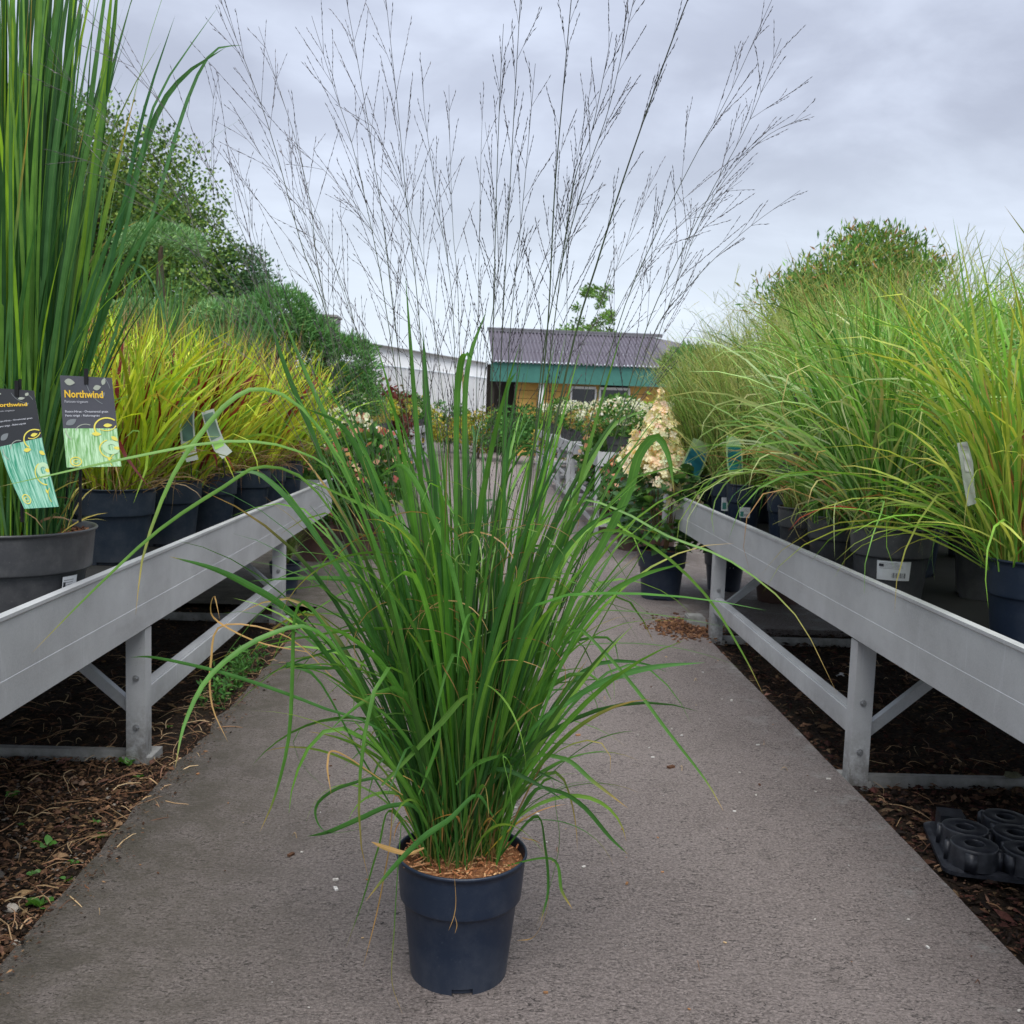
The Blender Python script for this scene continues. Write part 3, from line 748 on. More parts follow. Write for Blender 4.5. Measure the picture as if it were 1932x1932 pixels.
for pts, d0, d1, w, c, dry in TR:
    n = len(pts); P = np.array([at(x, y, d0+(d1-d0)*i/(n-1)) for i, (x, y) in enumerate(pts)])
    if pts[0][1] >= 1550 and pts[0][1] < 1600 and w > .005:   # root the blade in the clump
        P[0] = np.array([HX+np.clip(P[0][0]-HX, -.07, .07), HY+rnd.uniform(-.05, .04), PH-.03])
    S = 22; Q = spline(P, S)
    cc = np.array(c)*rnd.uniform(.9, 1.15); s = np.linspace(0, 1, S)[:, None]
    k = np.clip((s-(1-dry*.5))/(dry*.5+.01), 0, 1)*(dry > 0) if c is not DRY else np.zeros_like(s)
    hero_leaf(Q, w*.85, cc[None]*(1-k)+np.array(DRY)[None]*k, .3, np.array([1.57+rnd.uniform(-.55, .55)]), wprof(S, .35, .55, 1.2), size=9, twr=.6)
# clump of upright and arching leaves
def batch(n, rad, th, ln, dr, w, pal, wts, p=2.2, S=15, kinkf=.25, dryf=.25, azb=None, zb=(0, 0)):
    B = disc(n, rad*.88)+np.array([HX-.012, HY+.032, PH-.03]); B[:, 2] += RG.uniform(*zb, n)
    az = np.arctan2(B[:, 1]-HY, B[:, 0]-HX)+.9*RG.standard_normal(n) if azb is None else RG.uniform(*azb, n)
    t0 = np.abs(RG.uniform(*th, n)); Ln = RG.uniform(*ln, n); d = RG.uniform(*dr, n)
    kk = (RG.uniform(.55, .9, n), np.where(RG.random(n) < kinkf, RG.uniform(.5, 2., n), 0))
    P = paths(B, az, t0, Ln, d, p, S, .12, kk)
    P[:, :, 1] = HY+(P[:, :, 1]-HY)*.9
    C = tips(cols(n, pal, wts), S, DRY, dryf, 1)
    for i in range(n): hero_leaf(P[i], RG.uniform(*w), C[i], .35, np.array([RG.uniform(-1.3, 1.3)]), wprof(S, .4, .5, 1.2))
batch(150, .075, (.02, .26), (.75, 1.15), (.05, .8), (.007, .016), [G1, G2, G3], [3, 4, 2], 2.5, dryf=.1)
batch(48, .09, (.4, 1.35), (.25, .55), (.3, 2.0), (.004, .010), [G2, G3, G4], None, 1.6, zb=(.2, .65), dryf=.3)
batch(125, .08, (.14, .43), (.6, 1.08), (.15, 1.5), (.006, .015), [G1, G2, G3, G4], [3, 4, 3, 1], 2.4, dryf=.12)
batch(95, .085, (.15, .52), (.35, .8), (.1, 1.4), (.005, .012), [G1, G2, G3], None, 2)
batch(30, .085, (.35, .95), (.3, .62), (.8, 2.4), (.004, .010), [G2, G3, G4], None, 1.4, kinkf=.1, dryf=.6)
batch(120, .08, (.0, .32), (.25, .6), (.0, .6), (.005, .011), [G1, G2, (.02, .075, .022)], None, 2)
batch(60, .09, (.1, .8), (.12, .35), (.1, 1.5), (.003, .007), [DRY, (.3, .15, .06), YEL, (.55, .4, .2)], [3, 2, 1, 2], 1.5, dryf=0) if False else None
batch(34, .08, (.1, .7), (.12, .32), (.1, 1.5), (.003, .006), [DRY, (.3, .15, .06), YEL, (.55, .4, .2)], [3, 2, 1, 2], 1.5, dryf=0)
leaf_list.sort(key=lambda q: -q[0])
for s_, mb in leaf_list[:300]: mb.build('leaf', LEAF, hero, smooth=True)
rest = MB()
for s_, mb in leaf_list[300:]:
    rest.add(mb.V[0], mb.Q[0], c=mb.C[0], uv=mb.U[0])
# thin stalks and curly dry threads
n = 150; B = disc(n, .085)+np.array([0, 0, PH-.03])
ribbon(rest, paths(B, RG.uniform(0, 6.3, n), RG.uniform(0, .35, n), RG.uniform(.15, .5, n), RG.uniform(0, .5, n), 2, 8), RG.uniform(.002, .005, n), cols(n, [(.16, .20, .05), (.3, .2, .08), G2, (.1, .16, .05)]), .3)
n = 60; B = disc(n, .1)+np.array([0, 0, PH+.1]); B[:, 2] += RG.uniform(0, .6, n)
ribbon(rest, paths(B, RG.uniform(0, 6.3, n), RG.uniform(.3, .9, n), RG.uniform(.15, .4, n), RG.uniform(1., 3.5, n), 1.3, 12, .8), RG.uniform(.0015, .0035, n), cols(n, [(.4, .28, .12), (.2, .3, .08), (.3, .16, .07)]), .2)
rest.build('leaf_mass', LEAF, hero, kind='stuff', smooth=True)

# flower stems: culm, whorls of branches, spikelets
DK = np.array((.022, .019, .020)); CU = np.array((.075, .12, .045))
def spikelets(mb, P0, P1, n, ln, w, c):
    for i in range(n):
        s = (i+.5+rnd.uniform(-.3, .3))/n; p = P0+(P1-P0)*s
        d = (P1-P0); d /= np.linalg.norm(d)+1e-9; d = d+RG.standard_normal(3)*.10; d /= np.linalg.norm(d)
        x = np.cross(d, RG.standard_normal(3)); x /= np.linalg.norm(x); y = np.cross(d, x); l2 = ln*rnd.uniform(.7, 1.2); m_ = p+d*l2*.45
        V = [p, m_+x*w, m_-.5*x*w+.87*y*w, m_-.5*x*w-.87*y*w, p+d*l2]
        mb.add(V, t=[(0, 2, 1), (0, 3, 2), (0, 1, 3), (4, 1, 2), (4, 2, 3), (4, 3, 1)], c=c)
def flower_stem(pts, d0, d1, dens=1., r0=.0016, dark=1., start=.45, spread=.35, bl=.2, parent=hero, off=O_):
    n = len(pts); P = np.array([at(x, y, d0+(d1-d0)*i/(n-1)) for i, (x, y) in enumerate(pts)])
    P = spline(P, 26)-off
    mb = MB(); S = len(P); s = np.linspace(0, 1, S)
    dk = DK*(1+5.5*(1-dark)); cc = CU[None]*(1-s[:, None])+dk[None]*s[:, None]
    mb.tube(P, r0*(.72 if dark < .95 else 1)*(1-.65*s), 4, cc)
    seg = np.concatenate([[0], np.cumsum(np.linalg.norm(np.diff(P, axis=0), axis=1))]); Ln = seg[-1]
    q = start*Ln; ang = rnd.uniform(0, 6)
    while q < Ln*.985:
        i = min(np.searchsorted(seg, q), S-2); p = P[i-1]+(P[i]-P[i-1])*((q-seg[i-1])/(seg[i]-seg[i-1]+1e-9)); T = P[i+1]-P[i-1]; T /= np.linalg.norm(T)
        rem = 1-(q-start*Ln)/(Ln*(1-start))
        for k in range(rnd.choice([1, 1, 2, 2])):
            ang += 2.4+rnd.uniform(-.4, .4)
            x = np.cross(T, (0, 1, 0.1)); x /= np.linalg.norm(x); y = np.cross(T, x); dv = x*math.cos(ang)+y*math.sin(ang)
            b = bl*(.3+.75*rem)*rnd.uniform(.6, 1.3); sp = spread*rnd.uniform(.5, 1.5)
            B = [p+T*b*u*math.cos(sp)+dv*b*u*math.sin(sp)+np.array([0, 0, -.004*u*u]) for u in np.linspace(0, 1, 5)]
            mb.tube(B, [.0005, .0004, .0004, .0003, .0003], 3, dk*1.3)
            ns = int(b*dens*70)
            spikelets(mb, B[1], B[4], max(2, ns), .011, .0010*(.55+.55*dark), dk*rnd.choice([.8, 1.3, 2.2]))
            if b > .1:
                for u in (1, 2, 3):
                    if rnd.random() < .4:
                        d2 = B[4]-B[0]; d2 /= np.linalg.norm(d2); d3 = d2+RG.standard_normal(3)*.2; d3 /= np.linalg.norm(d3); bb = b*rnd.uniform(.18, .4)
                        mb.tube([B[u], B[u]+d3*bb*.5, B[u]+d3*bb], [.0004, .0003, .0003], 3, dk*1.4); spikelets(mb, B[u]+d3*bb*.2, B[u]+d3*bb, max(2, int(bb*dens*75)), .010, .0009*(.55+.55*dark), dk*rnd.choice([.8, 1.4]))
        q += rnd.uniform(.055, .12)*(.5+.6*rem)
    mb.build('flower_stem', STEM, parent)
ST = [
 ([(900,1580),(1000,1050),(1074,678),(1131,482),(1187,306),(1275,58),(1330,-80)],2.1,2.0,1.3,.0026,1,.66,.22,.14),
 ([(900,1580),(985,1000),(1029,668),(1046,369),(1062,176),(1085,-80)],2.1,1.95,1.2,.0021,1,.7,.3,.18),
 ([(890,1580),(920,1000),(930,633),(937,351),(944,158),(950,45)],2.1,2.1,1.1,.0014,1,.6,.25,.2),
 ([(890,1580),(930,1000),(948,615),(969,228),(985,-60)],2.1,2.0,1.3,.0015,1,.55,.3,.2),
 ([(900,1580),(940,1000),(962,633),(985,400),(1010,120)],2.1,2.15,1.1,.0013,1,.5,.35,.2),
 ([(920,1580),(1060,1000),(1166,615),(1243,432),(1313,292),(1377,176),(1456,0)],2.1,2.2,1.2,.0017,.9,.55,.35,.26),
 ([(930,1580),(1110,1000),(1215,633),(1275,499),(1342,362),(1415,225),(1474,72)],2.12,2.2,1.3,.0017,.9,.5,.4,.3),
 ([(930,1580),(1120,1000),(1225,650),(1300,540),(1400,440),(1510,359)],2.12,2.2,1.3,.0014,.9,.6,.3,.14),
 ([(930,1580),(1130,960),(1240,640),(1330,400),(1430,270),(1530,215)],2.15,2.3,1.0,.0014,.8,.62,.35,.2),
 ([(900,1580),(1000,1000),(1043,633),(1082,351),(1117,246),(1155,60)],2.1,2.1,1.5,.0015,1,.5,.35,.22),
 ([(900,1580),(990,1000),(1030,633),(1100,351),(1150,200),(1200,-20)],2.1,2.1,1.6,.0015,1,.6,.35,.24),
 ([(850,1580),(710,1000),(618,603),(571,469),(515,266),(468,131),(400,-40)],2.1,2.05,.9,.002,.6,.55,.35,.3),
 ([(850,1580),(700,1000),(605,531),(587,391),(558,266),(533,187),(488,50)],2.12,2.1,.9,.0014,.6,.5,.35,.24),
 ([(860,1580),(790,1000),(730,594),(702,437),(665,275),(630,166),(588,30)],2.1,2.1,1,.0016,.7,.45,.38,.28),
 ([(860,1580),(795,1000),(743,594),(721,406),(686,181),(650,-20)],2.12,2.1,1,.0018,.7,.5,.35,.26),
 ([(870,1580),(820,1000),(790,594),(768,391),(752,219),(725,-30)],2.1,2.1,1,.0018,.7,.5,.38,.28),
 ([(880,1580),(862,1000),(855,594),(824,375),(802,219),(797,130)],2.13,2.15,1,.0013,.8,.5,.3,.2),
 ([(880,1580),(872,1000),(865,578),(855,437),(849,281),(847,160)],2.13,2.2,1,.0012,.8,.45,.3,.18),
 ([(890,1580),(895,1000),(902,594),(907,312),(912,172)],2.13,2.2,1,.0012,.8,.5,.3,.2),
 ([(860,1580),(760,1000),(690,700),(640,520),(560,380),(490,290),(440,235)],2.12,2.2,.8,.0013,.5,.5,.4,.25),
 ([(850,1580),(680,1000),(545,660),(440,400),(330,230),(200,60),(120,-30)],2.1,2.0,.8,.0013,.4,.5,.35,.3),
 ([(850,1580),(660,1000),(500,640),(400,470),(300,330),(180,200),(90,110)],2.1,2.0,.8,.0013,.4,.5,.35,.3),
 ([(850,1580),(670,1000),(510,600),(450,470),(405,380),(400,250),(405,150)],2.15,2.3,.8,.0012,.7,.6,.25,.18),
 ([(850,1580),(640,1000),(470,640),(340,430),(200,320),(110,290)],2.1,1.9,.8,.0012,.3,.55,.35,.2),
 ([(860,1580),(700,1000),(570,650),(520,560),(480,450),(455,330),(440,290)],2.15,2.3,.8,.0012,.7,.55,.3,.2),
 ([(870,1580),(800,1000),(700,700),(650,560),(610,430),(570,350)],2.12,2.25,.9,.0012,.6,.5,.35,.22),
 ([(900,1580),(1040,1000),(1120,700),(1200,520),(1290,420),(1400,340)],2.14,2.3,.9,.0012,.8,.5,.4,.2),
 ([(890,1580),(990,1000),(1080,700),(1140,560),(1200,420),(1232,330)],2.14,2.25,.9,.0012,.8,.5,.3,.2),
 ([(880,1580),(860,1000),(830,700),(800,500),(750,330),(680,200)],2.14,2.2,1,.0013,.7,.45,.4,.25),
 ([(880,1580),(840,1000),(800,650),(700,430),(620,330),(560,280)],2.14,2.2,.9,.0012,.6,.5,.4,.22),
 ([(890,1580),(905,1000),(915,700),(940,500),(930,350),(915,230)],2.14,2.2,1,.0012,.9,.5,.3,.18),
 ([(890,1580),(930,1000),(970,750),(1000,560),(1070,400),(1110,300)],2.14,2.2,1,.0012,.9,.45,.4,.22),
]
ST += [([(870,1580),(790+dx_,1000),(720+dx_,700),(690+dx_,500+dy_),(640+dx_,300+dy_),(600+dx_,150+dy_)],2.13,2.25,.9,.0012,.65,.45,.38,.2) for dx_, dy_ in ((-60, 130),)]
ST += [([(900,1580),(960,1000),(1000+dx_,700),(1010+dx_,500+dy_),(1030+dx_,350+dy_),(1060+dx_,200+dy_)],2.13,2.25,1.1,.0012,.9,.45,.35,.2) for dx_, dy_ in ((60, -60),)]
for a in ST: flower_stem(*a)

# ------------------------------------------------------------------ background grasses
def grass_foliage(name, parts, mat=BLADE, grad=.6, wan=.55):
    mb = MB()
    for q in parts:
        n, rad, th, ln, dr, w, pal, wts, p, S, z, dryf = q
        B = disc(n, rad)+np.array([0, 0, z]); az = np.arctan2(B[:, 1], B[:, 0])+.8*RG.standard_normal(n)
        P = paths(B, az, RG.uniform(*th, n), RG.uniform(*ln, n), RG.uniform(*dr, n), p, S, wan, (RG.uniform(.4, .9, n), np.where(RG.random(n) < .12, RG.uniform(.4, 1.8, n), 0)))
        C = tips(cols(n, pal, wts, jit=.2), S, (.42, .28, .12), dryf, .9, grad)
        ribbon(mb, P, RG.uniform(*w, n), C, 0)
    return mb.mesh(name, mat, True)
def panicles(mb, n, rad, z, th, ln, c, spread=.3):
    """fine see-through flower heads on thin stalks"""
    B = disc(n, rad)+np.array([0, 0, z]); P = paths(B, RG.uniform(0, 6.3, n), RG.uniform(*th, n), RG.uniform(*ln, n), RG.uniform(.1, .6, n), 2, 8, .2)
    ribbon(mb, P, np.full(n, .0018), cols(n, [c]), 0, prof=np.full(8, 1.))
    for i in range(n):
        k = 16; s = RG.uniform(.55, 1, k)*7; j = s.astype(int).clip(0, 6); base = P[i, j]+(P[i, j+1]-P[i, j])*(s-j)[:, None]
        Q = paths(base, RG.uniform(0, 6.3, k), RG.uniform(.2, .9, k), RG.uniform(.04, .12, k), RG.uniform(0, .8, k), 1, 4, .3)
        ribbon(mb, Q, np.full(k, .0022), cols(k, [c, tuple(np.array(c)*1.4)]), 0, prof=np.array([.5, .7, 1.2, .6]))
h3 = .29
# kinds
MISC = [(.07, .21, .045), (.13, .32, .065), (.21, .42, .11), (.34, .48, .24)]
f_misc = [grass_foliage('foliage', [
    (520, .12, (.0, .32), (.5, 1.15), (.1, 2.3), (.005, .011), MISC, [3, 4, 4, 2], 3.0, 10, h3-.03, .2),
    (75, .12, (.1, .6), (.7, 1.2), (.8, 2.6), (.007, .012), [(.36, .50, .30), (.24, .44, .17), (.42, .52, .26)], None, 2.2, 11, h3-.03, .2),
    (120, .12, (.2, .8), (.4, 1.0), (.8, 2.8), (.004, .009), MISC+[(.34, .40, .2)], [2, 4, 3, 2, 1], 1.6, 9, h3-.03, .4),
    (50, .12, (.1, .9), (.2, .8), (.5, 2.), (.004, .008), [(.4, .28, .13), (.3, .18, .08), (.3, .06, .03)], [4, 3, .4], 1.6, 8, h3-.03, 0)], BLADE, .6, .9) for _ in range(4)]
OLV = [(.20, .34, .09), (.30, .44, .14), (.15, .28, .065), (.40, .45, .17)]
def olive(sp=1.):
    mb = MB()
    for q in ((480, (.03, .45*sp), (.5, 1.1), (.1, 1.2), (.004, .0075), OLV), (int(60*sp), (.3, .7), (.4, .9), (.3, 1.5), (.003, .005), OLV), (100, (0, .4), (.1, .35), (.1, .8), (.002, .003), [(.25, .11, .06), (.3, .2, .1)])):
        n, th, ln, dr, w, pal = q; B = disc(n, .09)+np.array([0, 0, h3-.03])
        ribbon(mb, paths(B, np.arctan2(B[:, 1], B[:, 0])+.8*RG.standard_normal(n), RG.uniform(*th, n), RG.uniform(*ln, n), RG.uniform(*dr, n), 2, 8, .5), RG.uniform(*w, n), cols(n, pal, jit=.32), 0)
    panicles(mb, 70, .08, h3-.03, (.02, .45), (.7, 1.1), (.27, .30, .10))
    return mb.mesh('foliage', BLADE, True)
f_olv = [olive() for _ in range(3)]; f_nar = [olive(.5) for _ in range(2)]
YLW = [(.46, .58, .04), (.60, .70, .07), (.32, .50, .05), (.18, .38, .05), (.56, .52, .07)]
def yellow(red):
    return grass_foliage('foliage', [
        (250, .13, (.02, .35), (.4, .85), (.0, 1.2), (.009, .017), YLW, [4, 3, 3, 2, 1], 2, 8, h3-.03, .15),
        (110, .13, (.3, .8), (.35, .8), (-.8, 1.2), (.008, .016), YLW, [4, 3, 3, 2, 1], 2, 8, h3-.03, .15),
        (int(60*red), .11, (.05, .5), (.35, .75), (.1, .9), (.012, .022), [(.22, .018, .014), (.14, .012, .014), (.30, .06, .03)], [3, 2, 1], 2, 8, h3-.03, 0),
        (150, .14, (.3, 1.), (.12, .4), (.6, 1.8), (.003, .006), [(.34, .22, .11), (.22, .12, .06), (.42, .31, .18)], None, 1.5, 7, h3-.03, 0),
        (34, .1, (0, .3), (.7, .98), (.0, .4), (.0025, .005), [(.34, .18, .09), (.30, .14, .08), (.42, .28, .16)], None, 2, 8, h3-.03, 0)], BLADE, -.15, .9)
f_yel = [yellow(.9), yellow(2.6), yellow(.7)]
f_pan2 = grass_foliage('foliage', [(240, .09, (.0, .22), (.8, 1.25), (.0, .6), (.008, .016), [(.07, .20, .08), (.10, .26, .09), (.05, .15, .07)], None, 2.2, 8, h3-.03, .05)])
f_front = grass_foliage('foliage', [
    (340, .13, (.0, .35), (.4, 1.05), (.1, 1.8), (.006, .012), [(.16, .36, .055), (.24, .42, .06), (.34, .46, .09), (.11, .26, .05)], None, 2, 9, h3-.03, .35),
    (120, .12, (.0, .25), (.22, .6), (.0, .5), (.005, .010), [(.42, .24, .09), (.50, .34, .16), (.30, .15, .06)], None, 2, 8, h3-.03, 0),
    (110, .12, (.4, 1.), (.4, .8), (.6, 2.), (.005, .009), [(.16, .36, .05), (.3, .42, .09)], None, 1.5, 9, h3-.03, .4)])

pxs = []
def grass_pot(x, y, r, hh, matp, fol, label, group, dz, sc=1., rot=None, lab=None, fr=None):
    o = thing('potted_grass', label, 'potted grass', (x, y, dz), rnd.uniform(0, 6.28) if rot is None else rot, group)
    pot_parts(o, r, hh, matp)
    f = place('foliage', fol, o, kind='stuff'); f.location = (0, 0, hh-h3*sc); f.scale = (sc,)*3; f.rotation_euler = (rnd.uniform(-.07, .07), rnd.uniform(-.07, .07), 0)
    if lab:
        u, z, w, hgt, kd = lab; sticker(o, u-o.rotation_euler.z, r*.9 if z > hh*.64 else r*(.76+.12*z/(hh*.64))+.001, z, w, hgt, kd, .0 if z > hh*.64 else .12*r/(.64*hh))
    return o
GR = 'potted grasses standing on the right bench'
toc = lambda x, y: math.atan2(-y, -x)
grass_pot(1.60, 2.83, .150, .30, POT_BLUE, f_front, 'grass with orange-brown dry stems in the dark pot nearest the camera on the right bench', GR, DZR, 1.08)
grass_pot(1.50, 3.66, .150, .30, POT_GREY, f_misc[0], 'arching green grass in a wide grey pot with a white price label, second on the right bench', GR, DZR, 1., lab=(toc(1.5, 3.66)+.12, .148, .115, .07, 0))
grass_pot(1.49, 4.22, .122, .28, POT_GREY, f_misc[1], 'arching green grass in the plain grey pot behind the wide labelled pot', GR, DZR, .95)
grass_pot(1.50, 4.72, .115, .27, POT_GREY, f_nar[0], 'green grass in a small grey pot standing next before the navy pots on the right bench', GR, DZR, .95)
gl = [(1.60, 5.28, .115, POT_BLUE, 0, 'fine olive grass in a navy pot with a white label at the rail of the right bench', (.145, .075, .085, 1)),
      (1.50, 5.82, .105, POT_BLUE, 1, 'fine olive grass in the middle one of the navy pots along the right bench rail', (.14, .06, .06, 1)),
      (1.50, 6.25, .105, POT_BLUE, 2, 'fine olive grass in a navy pot with a green printed card near the bench end', (.15, .075, .085, 1)),
      (1.47, 6.62, .10, POT_BLUE, 0, 'fine olive grass in the last navy pot before the taupe pot', None),
      (1.40, 6.92, .09, POT_TAUPE, 1, 'fine grass in the taupe pot at the far end of the right bench', None)]
for (x, y, r, mt, k, lb, st) in gl:
    grass_pot(x, y, r, .30, mt, f_nar[k % 2], lb, GR, DZR, .92, lab=None if st is None else (toc(x, y)+.1, st[0], st[1], st[2], st[3]))
G2R = 'grasses in the rear rows of the right bench'
rear = [(1.95, 3.15, 'm', .95), (1.98, 3.9, 'm', .98), (1.92, 4.45, 'm', 1.05), (2.45, 3.5, 'm', .9), (2.6, 4.4, 'm', 1.1), (1.95, 5.0, 'm', 1.15), (2.0, 5.55, 'o', 1.15), (1.9, 6.05, 'o', 1.2), (1.8, 6.6, 'o', 1.2), (1.85, 7.0, 'o', 1.1), (2.5, 5.1, 'o', 1.3), (2.4, 5.8, 'o', 1.4), (2.3, 6.4, 'o', 1.45), (2.4, 6.95, 'm', 1.3), (2.1, 2.6, 'm', .85), (2.85, 5.8, 'm', 1.25)]
for i, (x, y, k, s) in enumerate(rear):
    onum = ['first', 'second', 'third', 'fourth', 'fifth', 'sixth', 'seventh', 'eighth', 'ninth'][sum(1 for q in rear if q[2] == k and q[1] < y)]
    kindn = 'tall green arching grass' if k == 'm' else 'tall fine olive grass with airy heads'
    grass_pot(x, y, .13, .29, POT_GREY if i % 2 else POT_BLUE, (f_misc if k == 'm' else f_olv)[i % 3], kindn+' in the rear rows of the right bench, '+onum+' from the camera', kindn+' in the rear rows of the right bench', DZR, s)

# left bench: tall panicum in grey pot, yellow grasses behind
PX, PY = -1.388, 2.95
pan = thing('potted_grass', 'tall broad-bladed blue-green panicum grass in the large grey pot on the left bench', 'potted grass', (PX, PY, DZL))
PRr, PRh = .232, .33
place('pot', pot_mesh(PRr, PRh, POT_GREY, 60), pan); place('soil', soil_mesh(PRr*.96, PRh-.03, PEAT, .01), pan)
mb = MB()
for _ in range(500):
    q = PRr*.92*math.sqrt(rnd.random()); a = rnd.uniform(0, 6.3); x, y = q*math.cos(a), q*math.sin(a); b2 = rnd.uniform(0, 6.3); Ln = .012*math.exp(rnd.gauss(0, .5)); z = PRh-.02
    mb.bar((x, y, z), (x+Ln*math.cos(b2), y+Ln*math.sin(b2), z+rnd.uniform(-.003, .008)), rnd.uniform(.003, .009), .003, col=np.array(rnd.choice([(.2, .09, .05), (.1, .045, .03), (.3, .15, .08), (.06, .03, .02)])))
mb.build('bark_chips', CHIP, pan, kind='stuff')
sticker(pan, math.atan2(-PY, -PX)+.80, PRr*.874, .150, .055, .10, 0, .13)
PC = [(.030, .105, .04), (.045, .15, .055), (.085, .23, .085), (.14, .32, .07), (.22, .42, .04)]
def pan_batch(n, rad, th, ln, dr, w, wts, p=2.5, S=12, cen=(0, 0), dryf=.04):
    B = disc(n, rad)+np.array([cen[0], cen[1], PRh-.03]); az = np.arctan2(B[:, 1], B[:, 0])+.6*RG.standard_normal(n)
    P = paths(B, az, RG.uniform(*th, n), RG.uniform(*ln, n), RG.uniform(*dr, n), p, S, .1)
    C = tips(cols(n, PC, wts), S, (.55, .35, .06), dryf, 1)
    return P, RG.uniform(*w, n), C
pl = []
for a in (((110, .13, (.0, .14), (1.2, 1.85), (.0, .3), (.012, .025), [3, 4, 3, 1, 1])), (80, .10, (.0, .07), (1.4, 1.95), (.0, .12), (.012, .024), [3, 3, 3, 2, 1], 2.5, 12, (.03, -.02)), ((90, .14, (.03, .28), (.7, 1.5), (.05, .9), (.009, .020), [3, 4, 3, 2, 1]))):
    P, w, C = pan_batch(*a)
    for i in range(len(P)): pl.append((P[i], w[i], C[i]))
# traced outer blades
for pts, w, c in (
    ([(100,985),(150,760),(215,480),(270,220),(330,30)], .020, 1), ([(90,985),(140,700),(230,420),(290,230),(345,145),(425,90)], .020, 2), ([(110,985),(150,760),(210,560),(260,330),(300,180),(412,12)], .016, 2),
    ([(130,985),(190,720),(290,400),(350,200),(400,100),(458,85)], .014, 2), ([(60,985),(120,700),(190,300),(205,140),(225,-60)], .024, 1), ([(70,985),(130,650),(180,300),(200,100),(215,-60)], .022, 4), ([(90,985),(150,640),(175,380),(215,60),(222,-60)], .022, 3),
    ([(0,985),(30,560),(10,300),(60,180),(95,95)], .014, 4), ([(30,985),(50,500),(110,300),(180,140)], .014, 2), ([(90,985),(150,700),(240,500),(300,560),(330,700)], .008, 1)):
    P = spline([at(x, y, 2.95-.1*i/len(pts)) for i, (x, y) in enumerate(pts)], 14)-np.array([PX, PY, DZL])
    P[0] = (np.clip(P[0][0], -.12, .12), P[0][1], PRh-.04)
    pl.append((P[::1][:14], w, np.repeat(np.array([PC[c]]), 14, 0)))
for P, w, C in pl:
    mb = MB(); tr_ = len(P) == 14; ribbon(mb, P[None], np.array([w*(.8 if tr_ else 1)]), C[None], .3, np.array([1.57+RG.uniform(-.4, .4) if tr_ else RG.uniform(-1.5, 1.5)]), wprof(len(P), .45, .5, 1.2), .5 if tr_ else 1.2); mb.build('leaf', LEAF, pan, smooth=True)
# culms
mb = MB()
for a in ((120, .14, (.0, .12), (1.0, 1.9), (.0, .3), (.006, .014), [2, 3, 4, 2, 1], 2.5, 12, (.03, 0)), (70, .14, (.05, .35), (.5, 1.3), (.1, 1.2), (.005, .012), [2, 3, 4, 2, 1])):
    P, w, C = pan_batch(*a); ribbon(mb, P, w, C, .3, RG.uniform(-.9, .9, len(P)), wprof(12, .45, .5, 1.2))
mb.build('thin_leaves', LEAF, pan, kind='stuff', smooth=True)
mb = MB(); n = 46; B = disc(n, .13)+np.array([0, 0, PRh-.03]); P = paths(B, RG.uniform(0, 6.3, n), RG.uniform(0, .12, n), RG.uniform(.7, 1.7, n), RG.uniform(0, .15, n), 2, 6, .05)
for i in range(n): mb.tube(P[i], np.linspace(.0035, .002, 6), 5, cols(1, [(.10, .20, .07), (.16, .26, .07)])[0])
n = 60; B = disc(n, .15)+np.array([0, 0, PRh-.03]); ribbon(mb, paths(B, RG.uniform(0, 6.3, n), RG.uniform(.3, .9, n), RG.uniform(.1, .35, n), RG.uniform(.4, 2, n), 1.5, 7), RG.uniform(.004, .009, n), cols(n, [(.3, .2, .09), (.12, .2, .05), (.4, .35, .08)]), 0)
mb.build('stalks', STEM, pan, kind='stuff', smooth=True)
grass_pot(-1.95, 2.75, .2, .33, POT_NAVY, f_pan2, 'blue-green grass in a dark pot at the left picture edge behind the panicum', 'potted grasses standing on the left bench', DZL, 1.3)

GL = 'potted grasses standing on the left bench'
yl = [(-1.63, 4.42, .175, 0, 'yellow grass with straw at its foot in the navy pot next to the large grey pot'),
      (-1.585, 5.02, .165, 1, 'yellow grass streaked with dark red blades in the second navy pot along the left rail'),
      (-1.53, 5.55, .155, 2, 'yellow grass in the third navy pot along the left rail, under the two small white tags'),
      (-1.46, 6.1, .15, 0, 'yellow grass in the fourth navy pot along the left rail'),
      (-1.46, 6.62, .14, 1, 'yellow and red grass in a dark pot near the far end of the left bench'),
      (-1.42, 7.05, .13, 2, 'yellow grass in the farthest dark pot of the left bench rail')]
for (x, y, r, k, lb) in yl: grass_pot(x, y, r, .33, POT_NAVY, f_yel[k], lb, GL, DZL, 1.08)
for i, (x, y, s) in enumerate([(-2.1, 4.25, 1.15), (-2.1, 4.95, 1.15), (-2.05, 5.6, 1.15), (-1.95, 6.2, 1.15), (-1.9, 6.8, 1.1), (-2.55, 5.0, 1.25), (-2.5, 5.8, 1.25), (-2.4, 6.6, 1.2), (-2.7, 4.3, 1.2)]):
    grass_pot(x, y, .15, .33, POT_NAVY, f_yel[i % 3], 'yellow-green grass in the rear rows of the left bench, '+['first and nearest', 'third', 'fifth', 'seventh', 'ninth and farthest', 'fourth', 'sixth', 'eighth', 'second'][i]+' from the camera', 'yellow grasses in the rear rows of the left bench', DZL, s)
for i, (x, y, s) in enumerate([(-2.25, 7.0, 1.15), (-1.75, 7.1, 1.0)]):
    grass_pot(x, y, .14, .33, POT_NAVY, f_pan2, ['inner', 'rail-side'][i]+' upright blue-green grass behind the yellow grasses of the left bench', 'blue-green grasses behind the yellow ones', DZL, s)

